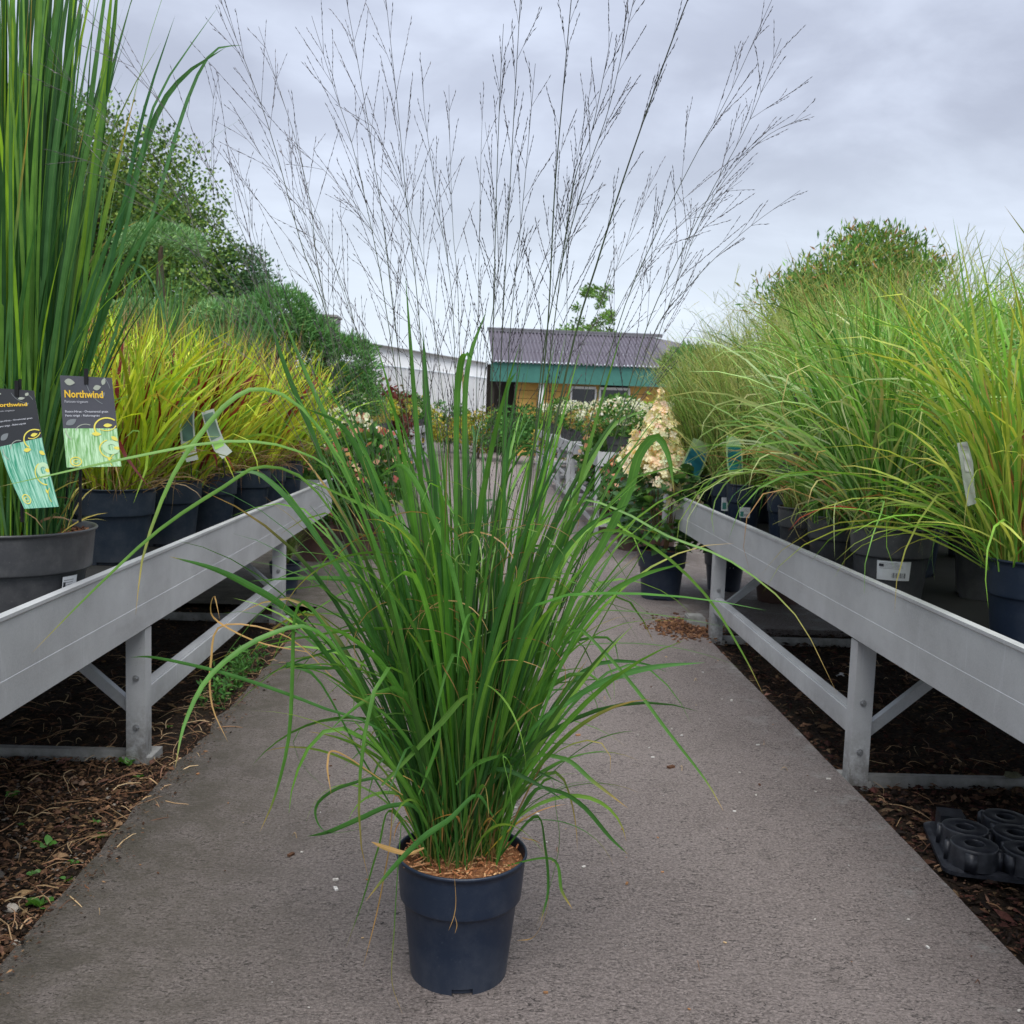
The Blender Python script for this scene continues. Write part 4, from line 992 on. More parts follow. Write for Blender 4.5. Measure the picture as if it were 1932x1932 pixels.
# ------------------------------------------------------------------ plant tags
def leaf_shape(n=10):
    s = np.linspace(0, 1, n); w = .33*np.sin(math.pi*s)**.8*(1-.35*s); return [(a, b) for a, b in zip(s, w)]+[(a, -b) for a, b in zip(s[::-1][1:-1], w[::-1][1:-1])]
m, t, b = nmat('grass_photo_print'); PHOTO = m
co = ocoord(t); ca = add(t, 'ShaderNodeAttribute', attribute_name='Col').outputs['Color']
lu = add(t, 'ShaderNodeAttribute', attribute_name='lu').outputs['Vector']
n1 = noise(t, lu, 26, 3, .6, stretch=(1, .12, 1), dist=.6)
t.links.new(mixc(t, mr(t, n1, .38, .64), mixc(t, 1., ca, (.5, .62, .55), 'MULTIPLY'), mixc(t, .5, ca, (.66, .85, .72))), b.inputs['Base Color']); b.inputs['Roughness'].default_value = .35
def big_tag(label, L_, R_, Y, green, dark, hookx, stake=None, cut=0):
    """printed card hung on a black stake; L_ / R_ are the left and right edges from top to bottom"""
    A = spline([at(x, y, Y-.01*k) for k, (x, y) in enumerate(L_)], 30); Bv = spline([at(x, y, Y-.01*k+.03) for k, (x, y) in enumerate(R_)], 30)
    org = A[0].copy(); o = thing('plant_tag', label, 'plant tag', tuple(org)); A = A-org; Bv = Bv-org
    nrm = np.cross(Bv[0]-A[0], A[-1]-A[0]); nrm /= np.linalg.norm(nrm)
    if nrm[1] > 0: nrm = -nrm
    def M(u, v, off=0.):   # u 0..1 across, v 0..1 down
        q = np.clip(v, 0, 1)*29; i = np.minimum(q.astype(int) if hasattr(q, 'astype') else int(q), 28); f = q-i
        a = A[i]+(A[i+1]-A[i])*np.asarray(f)[..., None]; bb = Bv[i]+(Bv[i+1]-Bv[i])*np.asarray(f)[..., None]
        return a+(bb-a)*np.asarray(u)[..., None]+nrm*off
    def panel(v0, v1, c, mat, name, off=0., uv=None):
        mb = MB(); nu, nv = 4, 14
        u, v = np.meshgrid(np.linspace(0, 1, nu+1), np.linspace(v0, v1, nv+1), indexing='ij')
        i = np.arange(nu)[:, None]*(nv+1)+np.arange(nv)[None]; Q = np.stack([i, i+1, i+nv+2, i+nv+1], -1).reshape(-1, 4)
        mb.add(M(u.ravel(), v.ravel(), off), Q, c=c, uv=np.stack([u.ravel()+.01, v.ravel()*1.6], -1)); return mb.build(name, mat, o, smooth=True)
    SP = .515
    panel(0, 1, (.5, .5, .5), PRINT, 'card', -.0015)
    panel(0, SP, dark, PRINT, 'dark_panel', 0); panel(SP, 1, green, PHOTO, 'picture_panel', 0)
    W_ = np.linalg.norm(Bv[0]-A[0]); Hh = np.linalg.norm(A[-1]-A[0]); ar = W_/Hh
    def txt(s, u, v, size, c, name, bold=0.):
        V, F = text_verts(s, size, bold)
        if len(V) == 0: return
        mb = MB(); mb.add(M(u+V[:, 0], v-V[:, 1]*ar, .0016), t=F, c=c); mb.build(name, PRINT, o)
    txt('Northwind', .06, .185, .165, (.72, .46, .03), 'lettering', .004)
    txt('Panicum virgatum', .06, .232, .062, (.45, .46, .5), 'lettering')
    txt('Ruten-Hirse - Ornamental grass', .06, .325, .062, (.62, .64, .7), 'lettering')
    txt('Panic \u00e9rig\u00e9 - Rishirsegr\u00e6s', .06, .368, .062, (.62, .64, .7), 'lettering')
    mb = MB()
    def lf(u, v, s, ang, c):
        pts = np.array(leaf_shape()); ca_, sa = math.cos(ang), math.sin(ang)
        x = u+s*(pts[:, 0]*ca_-pts[:, 1]*sa); y = v+s*(pts[:, 0]*sa+pts[:, 1]*ca_)*ar
        mb = MB(); mb.add(M(np.clip(x, 0, 1), y, .0013), t=[(0, k, k+1) for k in range(1, len(pts)-1)], c=c); mb.build('ornament', PRINT, o)
    def arc(u, v, r, a0, a1, c, w=.018, off=.001):
        a = np.linspace(a0, a1, 22); V = []
        for q in a:
            for rr in (r-w/2, r+w/2): V.append(M(np.float64(min(1, max(0, u+rr*math.cos(q)))), np.float64(min(1, max(0, v+rr*math.sin(q)*ar))), off))
        mb = MB(); mb.add(V, [(2*k, 2*k+1, 2*k+3, 2*k+2) for k in range(21)], c=c); mb.build('ornament', PRINT, o)
    ye = (.70, .62, .10); gy = (.33, .36, .30); mu = (.17, .19, .2)
    lf(.08, .05, .2, .1, gy); lf(.62, .105, .16, -.25, gy); lf(.80, .07, .14, -1.1, gy); lf(.06, .47, .24, -.6, mu); lf(.75, .18, .12, -.8, mu)
    arc(.98, .0, .5, 2.0, 2.9, mu, .012); arc(.55, .14, .4, -.9, -.2, mu, .012); arc(.30, .56, .25, 2.3, 3.4, gy); arc(.42, .56, .19, 3.3, 5.2, gy)
    arc(.82, .51, .24, 2.3, 5.4, ye, .03); arc(.8, .44, .2, .4, 2.2, ye, .022); lf(.75, .48, .17, -.1, ye); lf(.52, .585, .18, .1, ye); lf(.88, .62, .16, .8, ye); lf(.9, .76, .14, .3, ye)
    arc(.86, .78, .22, 1.6, 4.4, ye, .025); arc(.86, .76, .12, 0, 6.28, (.45, .66, .42), .09); lf(.78, .88, .1, 1.3, ye); arc(.98, .93, .18, 2.5, 4.2, ye, .015)
    arc(.18, .93, .10, 0, 6.28, ye, .022, .0012); arc(.18, .93, .045, .5, 5.5, ye, .016, .0012)
    # black hook and stake
    p = M(np.float64(hookx), np.float64(.03), .002); q = M(np.float64(hookx), np.float64(-.0), -.004)
    mb = MB(); mb.bar(p+np.array([0, 0, -.012]), p+np.array([0, 0, .03]), .010, .004, (0, 1, 0)); mb.build('clip', BLACK, o)
    if stake is not None:
        s0 = at(stake[0], stake[1], Y+.03)-org; s1 = at(stake[2], stake[3], Y+.03)-org
        mb = MB(); mb.tube([s0, (s0+s1)/2, s1], [.004, .004, .0045], 6); mb.build('stake', BLACK, o)
    return o
big_tag('upright grey and light green tag reading Northwind on a black stake', [(113, 708), (117, 780), (121, 830), (126, 882)], [(211, 713), (218, 780), (223, 830), (229, 880)], 2.74, (.30, .58, .20), (.060, .062, .075), .50, (153, 715, 151, 985))
big_tag('curled black and teal tag reading Northwind at the left picture edge', [(-24, 731), (-10, 800), (10, 880), (46, 960)], [(64, 737), (73, 790), (86, 860), (111, 956)], 2.70, (.05, .42, .27), (.020, .022, .026), .62, (38, 715, 42, 985))
def small_tag(label, L_, R_, Y, top, mid, foot=None, name='plant_tag'):
    n = len(L_); org = at(*L_[0], Y); o = thing(name, label, 'plant tag', tuple(org))
    A = np.array([at(x, y, Y) for x, y in L_])-org; B = np.array([at(x, y, Y+.02) for x, y in R_])-org
    mb = MB()
    V = np.concatenate([A, B, A+np.array([0, .003, 0]), B+np.array([0, .003, 0])])
    Q = [(i, n+i, n+i+1, i+1) for i in range(n-1)]+[(2*n+i, 2*n+i+1, 3*n+i+1, 3*n+i) for i in range(n-1)]+[(i, i+1, 2*n+i+1, 2*n+i) for i in range(n-1)]+[(n+i, 3*n+i, 3*n+i+1, n+i+1) for i in range(n-1)]+[(0, 2*n, 3*n, n), (n-1, 2*n-1, 4*n-1, 3*n-1)]
    mb.add(V, Q, c=top); mb.build('card', PRINT, o)
    for (u0, u1, v0, v1, c) in mid:
        k = 5; V = []
        for i in range(k):
            v = (v0+(v1-v0)*i/(k-1))*(n-1); j = min(int(v), n-2); f = v-j; a = A[j]+(A[j+1]-A[j])*f; b2 = B[j]+(B[j+1]-B[j])*f
            V += [a+(b2-a)*u0+np.array([0, -.0012, 0]), a+(b2-a)*u1+np.array([0, -.0012, 0])]
        m2 = MB(); m2.add(V, [(2*i, 2*i+1, 2*i+3, 2*i+2) for i in range(k-1)], c=[np.array(c)*(1+.35*math.sin(2.3*q)) for q in range(len(V))]); m2.build('picture', PRINT, o)
    if foot:
        m2 = MB(); s0 = at(*foot[0], Y+.012)-org; s1 = at(*foot[1], Y+.012)-org; m2.tube([s0, (s0+s1)/2, s1], [.003]*3, 5); m2.build('stake', BLACK, o)
    return o
small_tag('narrow white-edged tag with a photo in the yellow grass, left of a slanting one', [(341, 760), (338, 800), (343, 850), (352, 872)], [(367, 760), (366, 800), (370, 850), (374, 867)], 4.6, (.42, .47, .43), [(.15, .9, .03, .55, (.06, .13, .10)), (.1, .9, .58, .68, (.3, .6, .12))], ((360, 870), (362, 905)))
small_tag('white-edged tag slanting to the right in the yellow grass', [(380, 778), (390, 815), (404, 850), (420, 866)], [(403, 771), (412, 805), (425, 838), (438, 852)], 4.65, (.42, .47, .43), [(.1, .9, .05, .5, (.10, .18, .12)), (.1, .9, .55, .68, (.3, .6, .12))], ((420, 862), (425, 900)))
small_tag('pale green tag with a blue photo leaning over the right bench end', [(1309, 826), (1298, 850), (1285, 878), (1277, 896)], [(1338, 838), (1335, 862), (1325, 890), (1312, 908)], 6.5, (.42, .58, .30), [(.08, .92, .25, .85, (.03, .20, .26))], ((1300, 890), (1320, 935)))
small_tag('pale green tag with a teal photo standing in the fine olive grass', [(1371, 822), (1370, 850), (1372, 880), (1375, 892)], [(1396, 826), (1400, 850), (1402, 880), (1402, 894)], 5.4, (.35, .52, .28), [(.08, .92, .25, .9, (.02, .16, .16))], ((1388, 890), (1390, 940)))
small_tag('upper dark tag with pale photos half hidden among the tall grasses', [(1508, 700), (1500, 730), (1494, 765), (1492, 778)], [(1545, 706), (1546, 735), (1540, 770), (1530, 784)], 4.3, (.06, .065, .075), [(.3, .95, .0, .6, (.38, .45, .40)), (.05, .25, .2, .5, (.45, .42, .05))])
small_tag('long grey strip tag slanting down among the tall grasses', [(1546, 790), (1510, 830), (1480, 870), (1462, 890)], [(1556, 800), (1530, 845), (1490, 890), (1464, 900)], 4.2, (.15, .17, .18), [])
small_tag('white printed stick label standing in the rightmost pot', [(1806, 836), (1812, 870), (1818, 910), (1826, 955)], [(1826, 833), (1836, 870), (1838, 910), (1842, 950)], 2.78, (.40, .44, .40), [(.2, .85, .03, .15, (.3, .3, .3)), (.25, .8, .2, .5, (.45, .46, .46))])

# ------------------------------------------------------------------ upturned plant tray on the right bed
g = ground_pt(1737, 1560, -.02)
tray = thing('plant_tray', 'upturned black plastic plant tray with ring-shaped cups on the right bed', 'plant tray', (g[0], g[1], .004), math.radians(-14))
mb = MB(); tw_, th_ = .56, .36
def rrect(w, h, r, z, n=5):
    pts = []
    for cx, cy, a0 in ((w-r, h-r, 0), (r, h-r, 90), (r, r, 180), (w-r, r, 270)):
        for k in range(n+1): a = math.radians(a0+90*k/n); pts.append((cx+r*math.cos(a), cy+r*math.sin(a)-h, z))
    return np.array(pts)
loops = [rrect(tw_, th_, .04, -.012), rrect(tw_, th_, .04, -.002), rrect(tw_-.012, th_-.012, .036, .0)+np.array([.006, -.006, .0]), rrect(tw_-.03, th_-.03, .03, .004)+np.array([.015, -.015, 0])]
k = len(loops[0]); mb.add(np.concatenate(loops), [(l*k+i, l*k+(i+1) % k, (l+1)*k+(i+1) % k, (l+1)*k+i) for l in range(3) for i in range(k)], [(3*k, 3*k+i, 3*k+i+1) for i in range(1, k-1)])
mb.build('tray_base', BLACKPL, tray)
cup = MB(); kk = 28
cup.lathe([(.066, .0), (.0625, .05), (.0615, .0555), (.060, .0575), (.058, .058), (.028, .058), (.0265, .0575), (.026, .055), (.025, .03), (.024, .0), (.0, -.001)], kk)
for q in range(4):
    a = q*math.pi/2+.6; cup.bar((.058*math.cos(a), .058*math.sin(a), .026), (.074*math.cos(a), .074*math.sin(a), .026), .03, .05)
cm = cup.mesh('cup', BLACKPL, True)
for i in range(4):
    for j in range(3):
        if i == 0 and j == 2: continue
        o = place('cup', cm, tray); o.location = (.085+i*.135, -.06-(2-j)*.118, .003); o.rotation_euler = (0, 0, rnd.uniform(0, 1))
mb = MB(); mb.box((.07, -.06+.0, .028), (.07, .07, .052)); mb.build('corner_block', BLACKPL, tray)
# mossy lump at the end of the ground bar
g = ground_pt(1915, 1478, -.01); rock((g[0], g[1]+.02, .0), .035, 'mossy lump on the end of the ground bar under the right bench', (.13, .13, .08))
# white scrap
g = ground_pt(1578, 1277, -.02); mb = MB()
for k in range(4):
    a = k*.7; mb.bar((g[0]+.012*k, g[1], g[2]+.005), (g[0]+.012*k+.03*math.cos(a), g[1]+.02*math.sin(a), g[2]+.016), .012, .002)
tag(mb.build('plastic_scrap', WHITE), 'crumpled white plastic scrap on the dark bed behind the right bench leg', 'litter')
# grey block beside bench foot
g = ground_pt(1322, 1187, 0); mb = MB()
mb.box((0, 0, .03), (.10, .12, .06)); mb.box((0, 0, .0632), (.085, .10, .006)); mb.box((0, -.05, .02), (.11, .03, .04)); o = mb.build('concrete_block', OLDMETAL, loc=(g[0]-.02, g[1]+.08, 0)); tag(o, 'small grey concrete block beside the far foot of the right bench', 'block')

# ------------------------------------------------------------------ leafy shrubs
def big_leaf_mesh(L_, W_, c, droop=.6):
    mb = MB(); P = paths(np.zeros((1, 3)), np.array([0.]), np.array([1.1]), np.array([L_]), np.array([droop]), 1, 8, 0)
    ribbon(mb, P, np.array([W_]), np.array([c]), .25, np.array([0.]), np.array([.08, .45, .85, 1, .9, .62, .3, .02])); return mb.mesh('leaf', LEAF, True)
def blob_leaves(mb, n, cen, rad, size, pal, wts=None, up=.3, shell=.55, aspect=.55):
    d = RG.standard_normal((n, 3)); d /= np.linalg.norm(d, axis=1, keepdims=True)
    q = shell+(1-shell)*RG.random(n)**.6; P = np.array(cen)+d*q[:, None]*np.array(rad)
    a = d*.6+RG.standard_normal((n, 3))*.7; a[:, 2] += up; a /= np.linalg.norm(a, axis=1, keepdims=True)
    s = np.cross(a, RG.standard_normal((n, 3))); s /= np.linalg.norm(s, axis=1, keepdims=True)
    L_ = (size*RG.uniform(.6, 1.3, n))[:, None]
    V = np.stack([P, P+a*L_*.5+s*L_*aspect*.5, P+a*L_, P+a*L_*.5-s*L_*aspect*.5], 1).reshape(-1, 3)
    mb.add(V, np.arange(4*n).reshape(-1, 4), c=np.repeat(cols(n, pal, wts, .18), 4, 0))
def florets(mb, n, cen, radf, size, pal, zr):
    """four-petalled florets over a cone"""
    z = RG.uniform(0, 1, n); a = RG.uniform(0, 6.3, n); ph1, ph2 = RG.uniform(0, 6.3, 2); r = radf(z)*RG.uniform(.66, 1.06, n)*(1+.16*np.sin(3*a+9*z+ph1)+.12*np.sin(5*a-15*z+ph2))
    P = np.stack([r*np.cos(a), r*np.sin(a), z*zr], 1)+np.array(cen)
    nr = np.stack([np.cos(a), np.sin(a), np.full(n, .45)], 1)+.35*RG.standard_normal((n, 3)); nr /= np.linalg.norm(nr, axis=1, keepdims=True)
    x = np.cross(nr, (0, 0, 1.)); x /= np.linalg.norm(x, axis=1, keepdims=True); y = np.cross(nr, x)
    C = cols(n, pal, jit=.08); sz = size*RG.uniform(.7, 1.2, n)[:, None]; rot = RG.uniform(0, 1.57, n)
    for k in range(4):
        q = rot+k*math.pi/2; d = x*np.cos(q)[:, None]+y*np.sin(q)[:, None]; e = -x*np.sin(q)[:, None]+y*np.cos(q)[:, None]
        V = np.stack([P, P+d*sz*.6+e*sz*.42+nr*sz*.12, P+d*sz*1.05+nr*sz*.05, P+d*sz*.6-e*sz*.42+nr*sz*.12], 1).reshape(-1, 3)
        mb.add(V, np.arange(4*n).reshape(-1, 4), c=np.repeat(C, 4, 0))
# cream hydrangea by the far end of the right bench
g = ground_pt(1262, 1128, 0)
g = g+np.array([-.06, 0, 0]); hyd = thing('potted_hydrangea', 'cream hydrangea with a tall cone of blooms in a black pot beside the right bench', 'potted hydrangea', (g[0], g[1], 0))
pot_parts(hyd, .165, .33, POT_BLUE)
CR = [(.84, .80, .60), (.86, .84, .70), (.82, .74, .58), (.76, .78, .50), (.84, .70, .62)]
hz0 = .96
mb = MB()
heads = [(-.06, 0, hz0-.02, .20, .44), (-.16, -.06, hz0-.14, .16, .26), (.05, -.04, hz0-.16, .16, .26), (-.05, -.14, hz0-.2, .15, .26), (.15, .04, hz0-.24, .14, .24), (-.2, .1, hz0-.1, .14, .24), (.1, -.12, hz0-.34, .15, .22)]
for (x, y, z, r, h) in heads:
    mb2 = MB(); florets(mb2, 330 if h > .3 else 170, (x, y, z), lambda q, r=r: .9*r*np.clip(np.sin(np.clip(q*1.05+.28, 0, 1.25)*math.pi*.8), .05, 1)*(1-.55*q), .026, CR, h)
    mb2.build('bloom', PETAL, hyd, kind='stuff')
lm = [big_leaf_mesh(.13, .075, (.07, .18, .06)), big_leaf_mesh(.11, .06, (.10, .23, .06)), big_leaf_mesh(.15, .085, (.06, .15, .06))]
for _ in range(290):
    z = rnd.uniform(.32, .86); a = rnd.uniform(0, 6.3); r = rnd.uniform(.08, .27)
    o = place('leaf', rnd.choice(lm), hyd); o.location = (r*math.cos(a), r*math.sin(a), z); o.rotation_euler = (rnd.uniform(-.3, .3), rnd.uniform(-.4, .6), a+rnd.uniform(-.5, .5)); o.scale = (rnd.uniform(.7, 1.15),)*3
mb = MB()
for _ in range(14):
    a = rnd.uniform(0, 6.3); mb.tube([(.03*math.cos(a), .03*math.sin(a), .3), (.1*math.cos(a), .1*math.sin(a), .65), (.13*math.cos(a), .13*math.sin(a), .98)], [.005, .004, .003], 5, (.16, .11, .05))
mb.build('stems', STEM, hyd, kind='stuff')
# pot text and black pot with letters
def pot_text(parent, s, az, r, z, size, c=(.55, .55, .55)):
    V, F = text_verts(s, size)
    a = az+(V[:, 0]-V[:, 0].mean())/r; P = np.stack([(r+.003)*np.cos(a), (r+.003)*np.sin(a), z+V[:, 1]], 1)
    mb = MB(); mb.add(P, t=F, c=c); mb.build('lettering', PRINT, parent)
g = ground_pt(1365, 1112, 0)
op = thing('black_pot', 'black nursery pot with white lettering under the end of the right bench', 'plant pot', (g[0], g[1], 0)); pot_parts(op, .15, .28, POT_BLUE); pot_text(op, 'OWI', math.atan2(-g[1], -g[0]), .135, .17, .06)
mb = MB(); blob_leaves(mb, 260, (0, 0, .4), (.16, .16, .14), .09, [(.04, .10, .03), (.07, .15, .04)]); mb.build('foliage', FOL, op, kind='stuff')
g = ground_pt(1495, 1150, 0)
cp = thing('clay_pot', 'reddish brown pot standing in the shade under the right bench', 'plant pot', (g[0], g[1]+.3, 0)); pot_parts(cp, .19, .26, POT_CLAY)

# shrub kinds used on the far benches and on the ground
def shrub(loc, kind, label, group=None, sc=1., matp=None, name='potted_shrub', cat='potted shrub', potr=.13):
    o = thing(name, label, cat, loc, rnd.uniform(0, 6.3), group); o.scale = (sc,)*3
    pot_parts(o, potr, .24, matp or POT_GREY)
    for (nm, me) in SHR[kind]: place(nm, me, o, kind='stuff')
    return o
SHR = {}
def mk(kind, leaves, flowers=None):
    L2 = MB(); [blob_leaves(L2, *a) for a in leaves]; out_ = [('foliage', L2.mesh('foliage', FOL))]
    if flowers:
        F2 = MB(); [blob_leaves(F2, *a) for a in flowers]; out_.append(('flowers', F2.mesh('flowers', PETAL)))
    SHR[kind] = out_
GRN = [(.045, .13, .03), (.08, .20, .045), (.13, .27, .06)]
mk('green', [(900, (0, 0, .45), (.22, .22, .24), .055, GRN)])
mk('lime', [(900, (0, 0, .42), (.24, .24, .2), .05, [(.22, .38, .05), (.34, .45, .06), (.14, .3, .05)])])
mk('yellow', [(900, (0, 0, .42), (.24, .24, .2), .045, [(.5, .42, .05), (.38, .40, .06), (.2, .28, .05)])])
mk('white', [(700, (0, 0, .4), (.24, .24, .18), .055, GRN)], [(260, (0, 0, .5), (.24, .24, .14), .035, [(.75, .76, .72), (.7, .72, .6)], None, .5, .8, .9)])
mk('pink', [(800, (0, 0, .45), (.24, .24, .24), .07, [(.05, .14, .035), (.09, .2, .05)])], [(170, (0, 0, .48), (.26, .26, .25), .04, [(.45, .13, .11), (.55, .28, .18), (.62, .42, .28), (.5, .2, .2)], None, .3, .85, .9)])
mk('red', [(900, (0, 0, .5), (.18, .18, .3), .04, [(.16, .03, .03), (.24, .05, .04), (.10, .07, .03)])])
mk('rust', [(900, (0, 0, .38), (.26, .26, .15), .035, [(.36, .20, .07), (.3, .3, .08), (.2, .26, .07)])])
# red-pink hydrangeas left of the cream one
PKL = 'pink hydrangeas standing by the far benches'
g = ground_pt(1165, 1005, 0)
o = shrub((g[0]-.05, g[1], 0), 'pink', 'rusty pink hydrangea in a brown lettered pot left of the cream hydrangea', None, 1.55, POT_CLAY, 'potted_hydrangea', 'potted hydrangea', .15)
pot_text(o, 'CH', math.atan2(-g[1], -g[0])-o.rotation_euler.z, .135, .13, .045)
for (x, y, sc, lb) in ((1.32, 9.05, 1.2, 'rusty pink hydrangea at the near foot of the far right bench'), (1.45, 8.5, 1.5, 'pink hydrangea half hidden behind the cream hydrangea'), (-1.02, 8.3, 1.45, 'pink hydrangea in front of the far left bench, nearest one'), (-1.3, 9.2, 1.6, 'pink hydrangea in front of the far left bench, behind another'), (-1.35, 7.9, 1.3, 'small pink hydrangea at the far end of the left bench')):
    shrub((x, y, 0), 'pink', lb, PKL, sc, POT_CLAY, 'potted_hydrangea', 'potted hydrangea')
shrub((-1.28, 8.6, 0.35), 'white', 'cream-white hydrangea in front of the far left bench', None, 1.3)
mb = MB(); mb.box((-1.28, 8.6, .31), (.4, .4, .04)); 
for q in ((-.17, -.17), (.17, -.17), (-.17, .17), (.17, .17)): mb.box((-1.28+q[0], 8.6+q[1], .145), (.04, .04, .29))
tag(mb.build('plant_stand', OLDMETAL), 'low grey stand carrying the cream-white hydrangea', 'stand')
g = ground_pt(537, 1118, 0)
o = thing('potted_grass', 'small dark pot with thin stems beside the far leg of the left bench', 'potted grass', (g[0], g[1], 0)); pot_parts(o, .1, .2, POT_BLUE)
f = place('foliage', f_olv[1], o, kind='stuff'); f.scale = (.3, .3, .3); f.location = (0, 0, .12)

# far benches
def far_bench(x0, side, y0, y1, zt, label, w=1.6):
    o = thing('plant_bench', label, 'bench', (x0, y0, 0), group=None); Ln = y1-y0
    for xx in (0, w):
        mb = MB(); mb.box((side*xx, Ln/2, zt-.07), (.03, Ln, .14)); mb.build('side_rail', METAL, o)
    for yy in (.02, Ln-.02):
        mb = MB(); mb.box((side*w/2, yy, zt-.07), (w-.034, .03, .136)); mb.build('end_rail', METAL, o)
    mb = MB(); mb.box((side*w/2, Ln/2, zt-.09), (w-.034, Ln-.08, .02)); mb.build('deck', OLDMETAL, o)
    n = max(2, int(Ln/1.6)+1)
    for k in range(n):
        yy = .06+(Ln-.12)*k/(n-1)
        for xx in (.0, w):
            mb = MB(); mb.box((side*xx, yy, (zt-.142)/2), (.05, .05, zt-.142)); mb.build('leg', METAL, o)
        for zz in (.15, .38, .6):
            mb = MB(); mb.box((side*w/2, yy, zz), (w-.052, .03, .035)); mb.build('cross_bar', METAL, o)
    for zz in (.15, .4):
        mb = MB(); mb.box((side*0, Ln/2, zz), (.02, Ln-.18, .04)); mb.build('lower_rail', METAL, o)
    return o
fb = [(1.06, 1, 9.6, 12.6, 'nearest far grey bench on the right with rust and white flowers'), (1.06, 1, 13.2, 17, 'second far grey bench on the right'), (1.06, 1, 17.6, 22, 'farthest grey bench on the right'),
      (-1.55, -1, 9.8, 13.5, 'nearest far grey bench on the left under lime shrubs'), (-1.5, -1, 14, 19, 'second far grey bench on the left'), (-1.45, -1, 19.5, 25, 'farthest grey bench on the left')]
for (x, s, a, b_, lb) in fb: far_bench(x, s, a, b_, .86, lb)
kinds_txt = {'green': 'green leafy shrub', 'lime': 'lime green shrub', 'yellow': 'yellow-leaved shrub', 'white': 'white-flowering plant', 'pink': 'rusty pink flowering plant', 'red': 'dark red shrub', 'rust': 'low rust-coloured plant'}
for (x, s, a, b_, lb) in fb:
    side = 'right' if s > 0 else 'left'
    ks = (['white', 'rust', 'white', 'green', 'lime', 'rust', 'white'] if s > 0 else ['lime', 'white', 'yellow', 'green', 'lime', 'white', 'rust', 'yellow'])
    y = a+.25; i = 0
    while y < b_-.1:
        for row in range(4):
            k = rnd.choice(ks); xx = x+s*(.2+row*.4)
            order = {9.6: 'nearest', 9.8: 'nearest', 13.2: 'second', 14: 'second', 17.6: 'farthest', 19.5: 'farthest'}[a]
            nth = ['first', 'second', 'third', 'fourth', 'fifth', 'sixth', 'seventh', 'eighth'][i]; lab = kinds_txt[k]+' '+nth+' from the camera in the '+['front', 'second', 'third', 'rear'][row]+' row, '+order+' far '+side+' bench'
            shrub((xx, y+rnd.uniform(-.05, .05), .782), k, lab, kinds_txt[k]+' on the '+order+' far '+side+' bench', rnd.uniform(.75, 1.1), POT_GREY, potr=.12)
        i += 1; y += .52 if a < 13 else (.75 if a < 17.5 else 1.0)

# more tall plants behind the benches
def pine(x, y, pads, label, trunk_h, col1, name='pine_topiary'):
    o = thing(name, label, 'pine tree', (x, y, 0))
    mb = MB(); mb.tube([(0, 0, 0), (.05, 0, trunk_h*.5), (0, .03, trunk_h)], [.07, .06, .04], 7, (.09, .06, .04)); mb.build('trunk', STEM, o, smooth=True)
    for (px, py, pz, rx, rz) in pads:
        mb = MB(); n = int(5200*rx)+1200
        d = RG.standard_normal((n, 3)); d /= np.linalg.norm(d, axis=1, keepdims=True); d[:, 2] = np.where(d[:, 2] < -.35, -d[:, 2], d[:, 2])
        lump = 1+.10*np.sin(d[:, 0]*9+px*7)*np.sin(d[:, 1]*8)+.06*np.sin(d[:, 2]*17+d[:, 0]*13)
        P = d*np.array([rx, rx, rz])*(RG.uniform(.72, 1.0, n)*lump)[:, None]+np.array([px, py, pz])
        az = np.arctan2(d[:, 1], d[:, 0])+.7*RG.standard_normal(n); th = np.arccos(np.clip(d[:, 2], -1, 1))+.5*RG.standard_normal(n)
        Q = paths(P, az, th*.8, RG.uniform(.05, .11, n)*(.6+.5*rx), RG.uniform(-.2, .4, n), 1, 3, .2)
        ribbon(mb, Q, RG.uniform(.010, .018, n), cols(n, col1, jit=.2), 0, prof=np.array([1, .8, .1]))
        mb.build('crown', FOL, o, kind='stuff')
        q = MB(); q.tube([(0, 0, trunk_h*.5), (px*.5, py*.5, (trunk_h*.4+pz*.6)), (px, py, pz)], [.04, .03, .02], 5, (.09, .06, .04)); q.build('branch', STEM, o)
    return o
PN = [(.07, .19, .06), (.11, .27, .09), (.17, .35, .13)]
def P2(px, py, Y): p = at(px, py, Y); return p
c = P2(525, 600, 11); c2 = P2(635, 690, 11)
pine(c[0], 11, [(0, 0, 2.05, .42, .42), (.25, .1, 1.85, .4, .35), (-.35, .2, 1.7, .5, .45)], 'dark green round-headed pine behind the far end of the left bench', 1.8, PN)
pine(c2[0], 11.3, [(.0, 0, 1.65, .42, .36), (-.4, 0, 1.85, .38, .34), (.12, -.1, 1.25, .36, .4), (-.3, .2, 1.2, .5, .45), (.05, 0, .75, .4, .4)], 'dark pine with stepped pads right of the round-headed pine', 1.6, PN)
c = P2(300, 440, 12)
BL = [(.20, .40, .17), (.32, .52, .27), (.10, .22, .09)]
pine(c[0], 12, [(0.03, 0, 3.0, .50, .22)], 'cloud-pruned juniper with a pale blue-green pad above the yellow grasses', 2.8, BL, 'cloud_juniper')
c = P2(420, 575, 11)
pine(c[0]-.05, 11, [(.1, 0, 2.12, .34, .16), (-.9, .2, 2.15, .3, .12)], 'low blue-green juniper pads behind the yellow grasses', 1.9, BL, 'cloud_juniper')
c = P2(1295, 690, 13)
pine(c[0]+.05, 13, [(0, 0, 1.75, .42, .38), (.5, .1, 1.6, .5, .5), (.1, 0, 1.2, .4, .35)], 'dark rounded pine in front of the kiosk, right end', 1.5, PN)

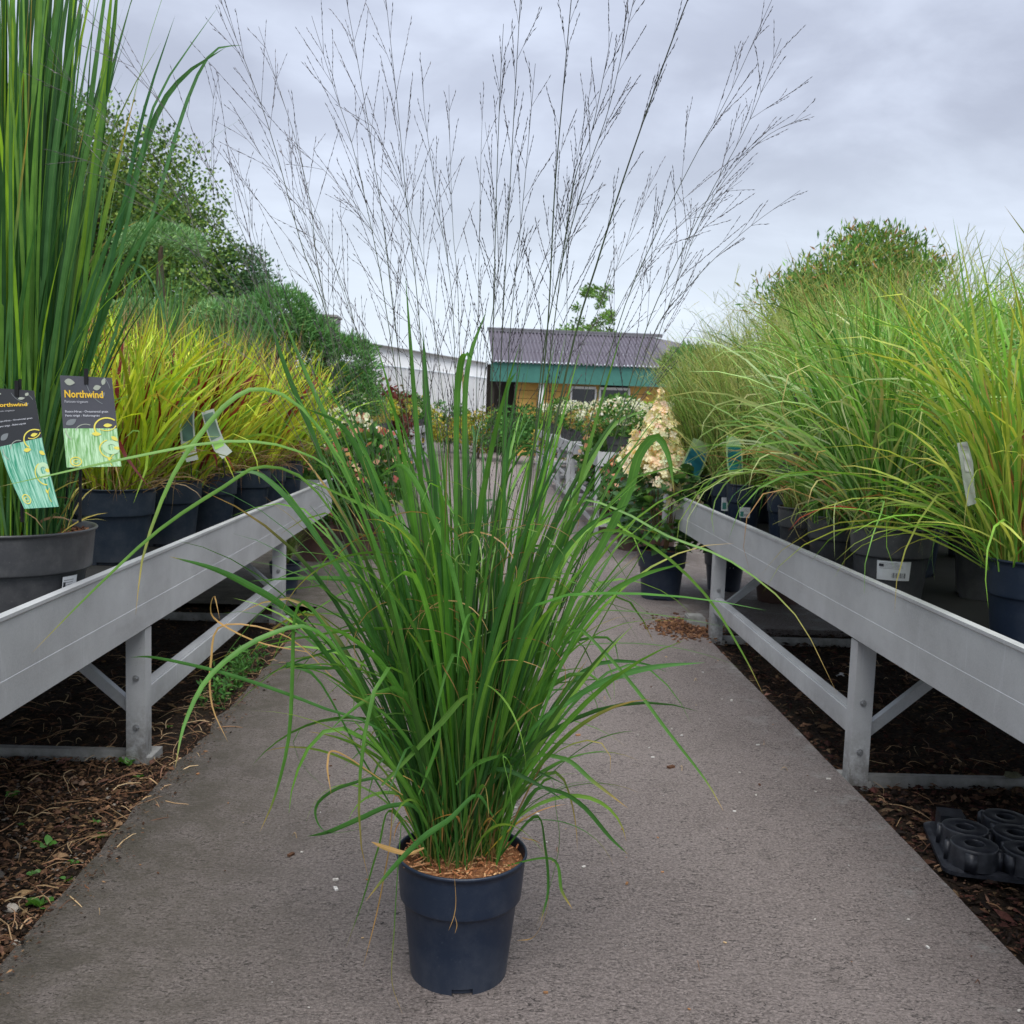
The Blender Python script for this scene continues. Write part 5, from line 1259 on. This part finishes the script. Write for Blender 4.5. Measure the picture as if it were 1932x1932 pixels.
def tree(x, y, h, crown, label, pal, nleaf, size, trunk_r=.15, name='tree', cat='tree', lean=0., clumps=60, sparse=False, cz=None, wts=None, asp=.55, up=.2):
    o = thing(name, label, cat, (x, y, 0)); cx, cy = crown[0], crown[1]; rx, rz = crown[2], crown[3]; z0 = cz if cz else h-rz
    mb = MB(); mb.tube([(0, 0, 0), (lean*.4, 0, h*.35), (lean, 0, z0)], [trunk_r, trunk_r*.75, trunk_r*.4], 8, (.10, .075, .055)); 
    lb = MB(); ctr = np.array([lean+cx, cy, z0])
    for k in range(clumps):
        d = RG.standard_normal(3); d /= np.linalg.norm(d); q = rnd.uniform(.15, 1)**.42
        p = ctr+d*np.array([rx, rx, rz])*q*rnd.uniform(.8, 1.05)
        if p[2] < .3: p[2] = .3+rnd.random()
        if k % 2 == 0:
            s0 = np.array([lean*rnd.uniform(.5, 1), 0, rnd.uniform(h*.3, z0)]); mid = (s0+p)/2+np.array([0, 0, .1*h*rnd.random()])
            mb.tube([s0, mid, p], [trunk_r*.28, trunk_r*.15, trunk_r*.05], 4, (.10, .075, .055))
        cr = (rx+rz)/2*(.16 if sparse else .31)*rnd.uniform(.7, 1.3)
        br = rnd.uniform(.7, 1.25)
        blob_leaves(lb, int(nleaf/clumps), p, (cr, cr, cr*.75), size, [tuple(np.array(c_)*br) for c_ in pal], wts, up, .1, asp)
    mb.build('trunk', STEM, o, smooth=True); lb.build('crown', FOL, o, kind='stuff'); return o
c = P2(200, 430, 24)
tree(c[0]-.9, 24, 8.1, (0, 0, 3.9, 3.6), 'large broad green tree rising behind the tall panicum on the left', [(.08, .17, .04), (.14, .26, .06), (.24, .36, .08), (.05, .11, .03)], 130000, .10, .3, clumps=260, cz=4.4, asp=.7)
c = P2(455, 520, 26)
tree(c[0], 26, 5.2, (0, 0, 1.25, 2.2), 'feathery grey-green tree at the right flank of the large tree', [(.06, .15, .07), (.10, .20, .09)], 22000, .10, .12, clumps=90, cz=3.0)
c = P2(1118, 600, 38)
tree(c[0], 38, 6.4, (0, 0, 1.3, 1.7), 'young airy tree standing behind the corrugated roof', [(.12, .26, .06), (.18, .33, .08)], 3800, .13, .06, clumps=46, sparse=True, cz=4.6)
c = P2(1640, 520, 9)
tree(c[0], 9.2, 2.95, (0, 0, .85, .85), 'bushy conifer with rusty tips rising behind the grasses on the right', [(.09, .22, .05), (.15, .30, .07), (.32, .38, .09), (.42, .22, .10)], 30000, .075, .06, clumps=150, cz=2.1, asp=.22, up=.9, wts=[4, 4, 2, 1])
c = P2(1800, 560, 10)
tree(c[0]+.5, 10, 2.6, (0, 0, .9, .8), 'bushy green shrub behind the grasses at the right picture edge', [(.09, .22, .05), (.16, .32, .07), (.22, .38, .09)], 16000, .07, .06, clumps=100, cz=1.8, asp=.25, up=.8)
c = P2(860, 760, 30)
for i, (px, Y, h, kd, lb) in enumerate([(715, 17, 1.6, 'r', 'dark red shrub standing before the white greenhouse'), (760, 24, 1.7, 'g', 'green shrub standing before the white greenhouse, left one'), (800, 27, 1.6, 'y', 'yellow-green shrub before the greenhouse wall'), (850, 29, 1.5, 'g', 'dark green shrub before the greenhouse wall, rightmost'),
                                        (905, 26, 1.4, 'y', 'yellow-orange shrub at the far end of the path'), (960, 25, 1.5, 'g', 'green shrub under the kiosk eave, left'), (1005, 24, 1.35, 'g', 'green shrub under the kiosk eave, right'), (1060, 23, 1.45, 'y', 'yellow spiky shrub in front of the kiosk'), (1185, 22, 1.3, 'g', 'green shrub in front of the kiosk window'), (1230, 20, 1.45, 'y', 'yellow-orange shrub beside the pine by the kiosk'), (1310, 16, 1.9, 'y', 'orange-yellow shrub behind the right bench end'), (640, 16, 1.6, 'g', 'green shrub below the stepped pine')]):
    p = P2(px, 760, Y); pal = {'g': [(.05, .15, .04), (.10, .24, .06)], 'y': [(.36, .36, .05), (.2, .3, .05), (.45, .32, .05)], 'r': [(.16, .035, .035), (.10, .08, .03)]}[kd]
    tree(p[0], Y, h, (0, 0, .75, .7), lb, pal, 2600, .09, .04, 'shrub', 'shrub', clumps=30, cz=h-.7)

# ------------------------------------------------------------------ white greenhouse
m, t, b = nmat('greenhouse_panel'); GHP = m
co = ocoord(t); n1 = noise(t, co, .6, 3)
t.links.new(mixc(t, mr(t, n1, .3, .7), (.60, .62, .62), (.74, .75, .74)), b.inputs['Base Color']); b.inputs['Roughness'].default_value = .35
gh = thing('greenhouse', 'long white greenhouse with pale panels left of the corrugated roof', 'greenhouse', (0, 0, 0))
A = P2(925, 760, 50); A[2] = 0; B = P2(600, 760, 34); B[2] = 0
dv = (A-B); LnG = np.linalg.norm(dv); dv /= LnG; nv = np.array([dv[1], -dv[0], 0]); hgt = 3.6
npan = 22
mbp = MB(); mbp.bar((0, -.08, 0.12), (.0, -.08, hgt-.6), .9, .02, (1, 0, 0))
for k in range(npan):
    p0 = B+dv*(LnG*k/npan); p1 = B+dv*(LnG*(k+1)/npan); ce = (p0+p1)/2
    mb = MB(); mb.add([p0+dv*.03, p1-dv*.03, p1-dv*.03+np.array([0, 0, hgt-.75]), p0+dv*.03+np.array([0, 0, hgt-.75])], [(0, 1, 2, 3)])
    mb.add([p0+dv*.03-nv*.05, p1-dv*.03-nv*.05, p1-dv*.03-nv*.05+np.array([0, 0, hgt-.75]), p0+dv*.03-nv*.05+np.array([0, 0, hgt-.75])], [(3, 2, 1, 0)]); mb.build('panel', GHP, gh)
    mb = MB(); mb.bar(p0-nv*.02, p0-nv*.02+np.array([0, 0, hgt-.76]), .06, .12, nv); mb.build('post', WHITE, gh)
mb = MB(); mb.add([B+np.array([0, 0, hgt-.73])+nv*.06, A+np.array([0, 0, hgt-.73])+nv*.06, A+np.array([0, 0, hgt])-nv*.3, B+np.array([0, 0, hgt])-nv*.3], [(0, 1, 2, 3)])
mb.add([B+np.array([0, 0, hgt]), A+np.array([0, 0, hgt]), A-nv*6+np.array([0, 0, hgt]), B-nv*6+np.array([0, 0, hgt])], [(0, 1, 2, 3)]); mb.build('roof', GHP, gh)
mb = MB(); mb.box((P2(618, 620, 30)[0], 30, 1.9), (.6, 1., 3.8)); mb.box((P2(618, 620, 30)[0], 30, 3.82), (.7, 1.1, .06))
tag(mb.build('service_box', OLDMETAL), 'grey roof box showing just above the stepped pine', 'roof box')

# ------------------------------------------------------------------ kiosk with corrugated roof
ROOF = flat_mat('roof_sheet', (.13, .12, .15), .5, .4); GREEN = flat_mat('green_board', (.05, .18, .15), .55); WOOD = flat_mat('yellow_wood', (.60, .36, .10), .6); GLASS = flat_mat('dark_glass', (.02, .022, .025), .15, .6)
m_dark = flat_mat('dark_inside', (.035, .03, .026), .9)
e0 = P2(928, 680, 28); e1 = P2(1262, 702, 28.3)
kk_ = thing('kiosk', 'low wooden kiosk with a dark corrugated roof and a wide green fascia', 'building', (e0[0], e0[1], 0))
ex = np.array([e1[0]-e0[0], e1[1]-e0[1], 0]); LnK = np.linalg.norm(ex); ex /= LnK; ny = np.array([-ex[1], ex[0], 0])   # ny points away from the camera
zE = e0[2]; pR = P2(929, 624, 28+2.4); zR = pR[2]; depth = 2.4
def K(u, v, z): return ex*u+ny*v+np.array([0, 0, z])
ncor = 46; per = LnK/ncor
for row in range(3):
    v0, v1 = depth*row/3, depth*(row+1)/3+.08
    for s in range(4):
        mb = MB(); us = np.linspace(LnK*s/4, LnK*(s+1)/4+.02, 12*6+1); V = []
        for q in (v0-.1 if row == 0 else v0, v1):
            for u in us: V.append(K(u, q, zE+(zR-zE)*q/depth+0.042*math.cos(u/per*2*math.pi)+(.018*(v1-q)/(v1-v0))))
        n = len(us); mb.add(V, [(i, i+1, n+i+1, n+i) for i in range(n-1)]); mb.build('roof_sheet', ROOF, kk_, smooth=True)
mb = MB(); mb.bar(K(-.02, depth+.02, zR+.07), K(LnK+.3, depth+.02, zR+.07), .22, .05); mb.bar(K(-.02, depth-.07, zR+.03), K(LnK+.3, depth-.07, zR+.03), .03, .09); mb.build('ridge_cap', flat_mat('ridge', (.16, .16, .18), .5), kk_)
mb = MB(); mb.add([K(LnK, depth, zR), K(LnK, -.05, zE), K(LnK+1.6, 1.2, zE+.1), K(LnK+1.2, depth, zR-.2)], [(0, 1, 2, 3)]); mb.build('hip_roof', ROOF, kk_)
zF = P2(928, 719, 28)[2]
mb = MB(); mb.bar(K(-.02, 0.02, (zE+zF)/2-.01), K(LnK+.9, 0.02, (zE+zF)/2-.01), .05, zE-zF-.02); mb.build('fascia', GREEN, kk_)
mb = MB(); mb.bar(K(0, .12, zF+.05), K(LnK+.9, .12, zF+.05), .18, .06); mb.build('soffit', GREEN, kk_)
# boarded wall, window, opening
nb = 9; zb = zF+.02
for i in range(nb):
    z0, z1 = zb*i/nb, zb*(i+1)/nb
    for (ua, ub) in ((.75, 3.1), (3.98, LnK+.8)):
        if True:
            mb = MB(); mb.bar(K(ua, .5, (z0+z1)/2), K(ub, .5, (z0+z1)/2), .04, z1-z0-.014); mb.build('board', WOOD, kk_)
mb = MB(); mb.bar(K(3.1, .5, zb/2-.3), K(3.98, .5, zb/2-.3), .04, zb-.6); mb.build('board', WOOD, kk_)
wf = MB()
for (a, b2) in (((3.1, 1.33), (3.98, 1.33)), ((3.1, 1.98), (3.98, 1.98))): wf.bar(K(a[0], .44, a[1]), K(b2[0], .44, b2[1]), .05, .07)
for u in (3.12, 3.96): wf.bar(K(u, .44, 1.36), K(u, .44, 1.95), .05, .07, ny)
w_ = wf.build('window', WHITE, kk_); mb = MB(); mb.add([K(3.12, .47, 1.35), K(3.96, .47, 1.35), K(3.96, .47, 1.97), K(3.12, .47, 1.97)], [(0, 1, 2, 3)]); mb.build('pane', GLASS, w_)
wf = MB()
for z in (1.4, 1.98): wf.bar(K(2.3, .44, z), K(3.0, .44, z), .05, .07)
for u in (2.3, 3.0): wf.bar(K(u, .44, 1.43), K(u, .44, 1.95), .05, .07, ny)
w_ = wf.build('window', WHITE, kk_); mb = MB(); mb.add([K(2.3, .47, 1.4), K(3., .47, 1.4), K(3., .47, 1.97), K(2.3, .47, 1.97)], [(0, 1, 2, 3)]); mb.build('pane', GLASS, w_)
mb = MB(); mb.bar(K(0, 2.2, zE/2), K(LnK+.8, 2.2, zE/2), .1, zE); mb.build('back_wall', m_dark, kk_)
mb = MB(); mb.bar(K(1.42, .2, 0), K(1.42, .2, zF), .14, .14, ny); mb.build('post', WHITE, kk_)
mb = MB(); mb.bar(K(.05, .2, 0), K(.05, .2, zF), .1, .1, ny); mb.build('post', m_dark, kk_)
# flag pole at the kiosk
p = P2(1275, 760, 20); mb = MB(); mb.tube([(p[0], 20, 0), (p[0], 20, 1.2), (p[0]+.02, 20, 1.75)], [.025, .025, .02], 8, (.55, .57, .6)); tag(mb.build('slim_pole', WHITE), 'slim pale pole standing between the kiosk and the cream hydrangea', 'pole')
# far hedge that closes the view
hb = MB()
for k in range(240):
    a = -38+k*.36*1.0; blob_leaves(hb, 60, (a+rnd.uniform(-.5, .5), 66+rnd.uniform(-2, 2), 1.3), (1.2, 1., 1.6), .35, [(.04, .10, .03), (.07, .15, .04)])
o = hb.build('far_hedge', FOL, kind='stuff'); tag(o, 'dark green hedge far behind the nursery yard', 'hedge')
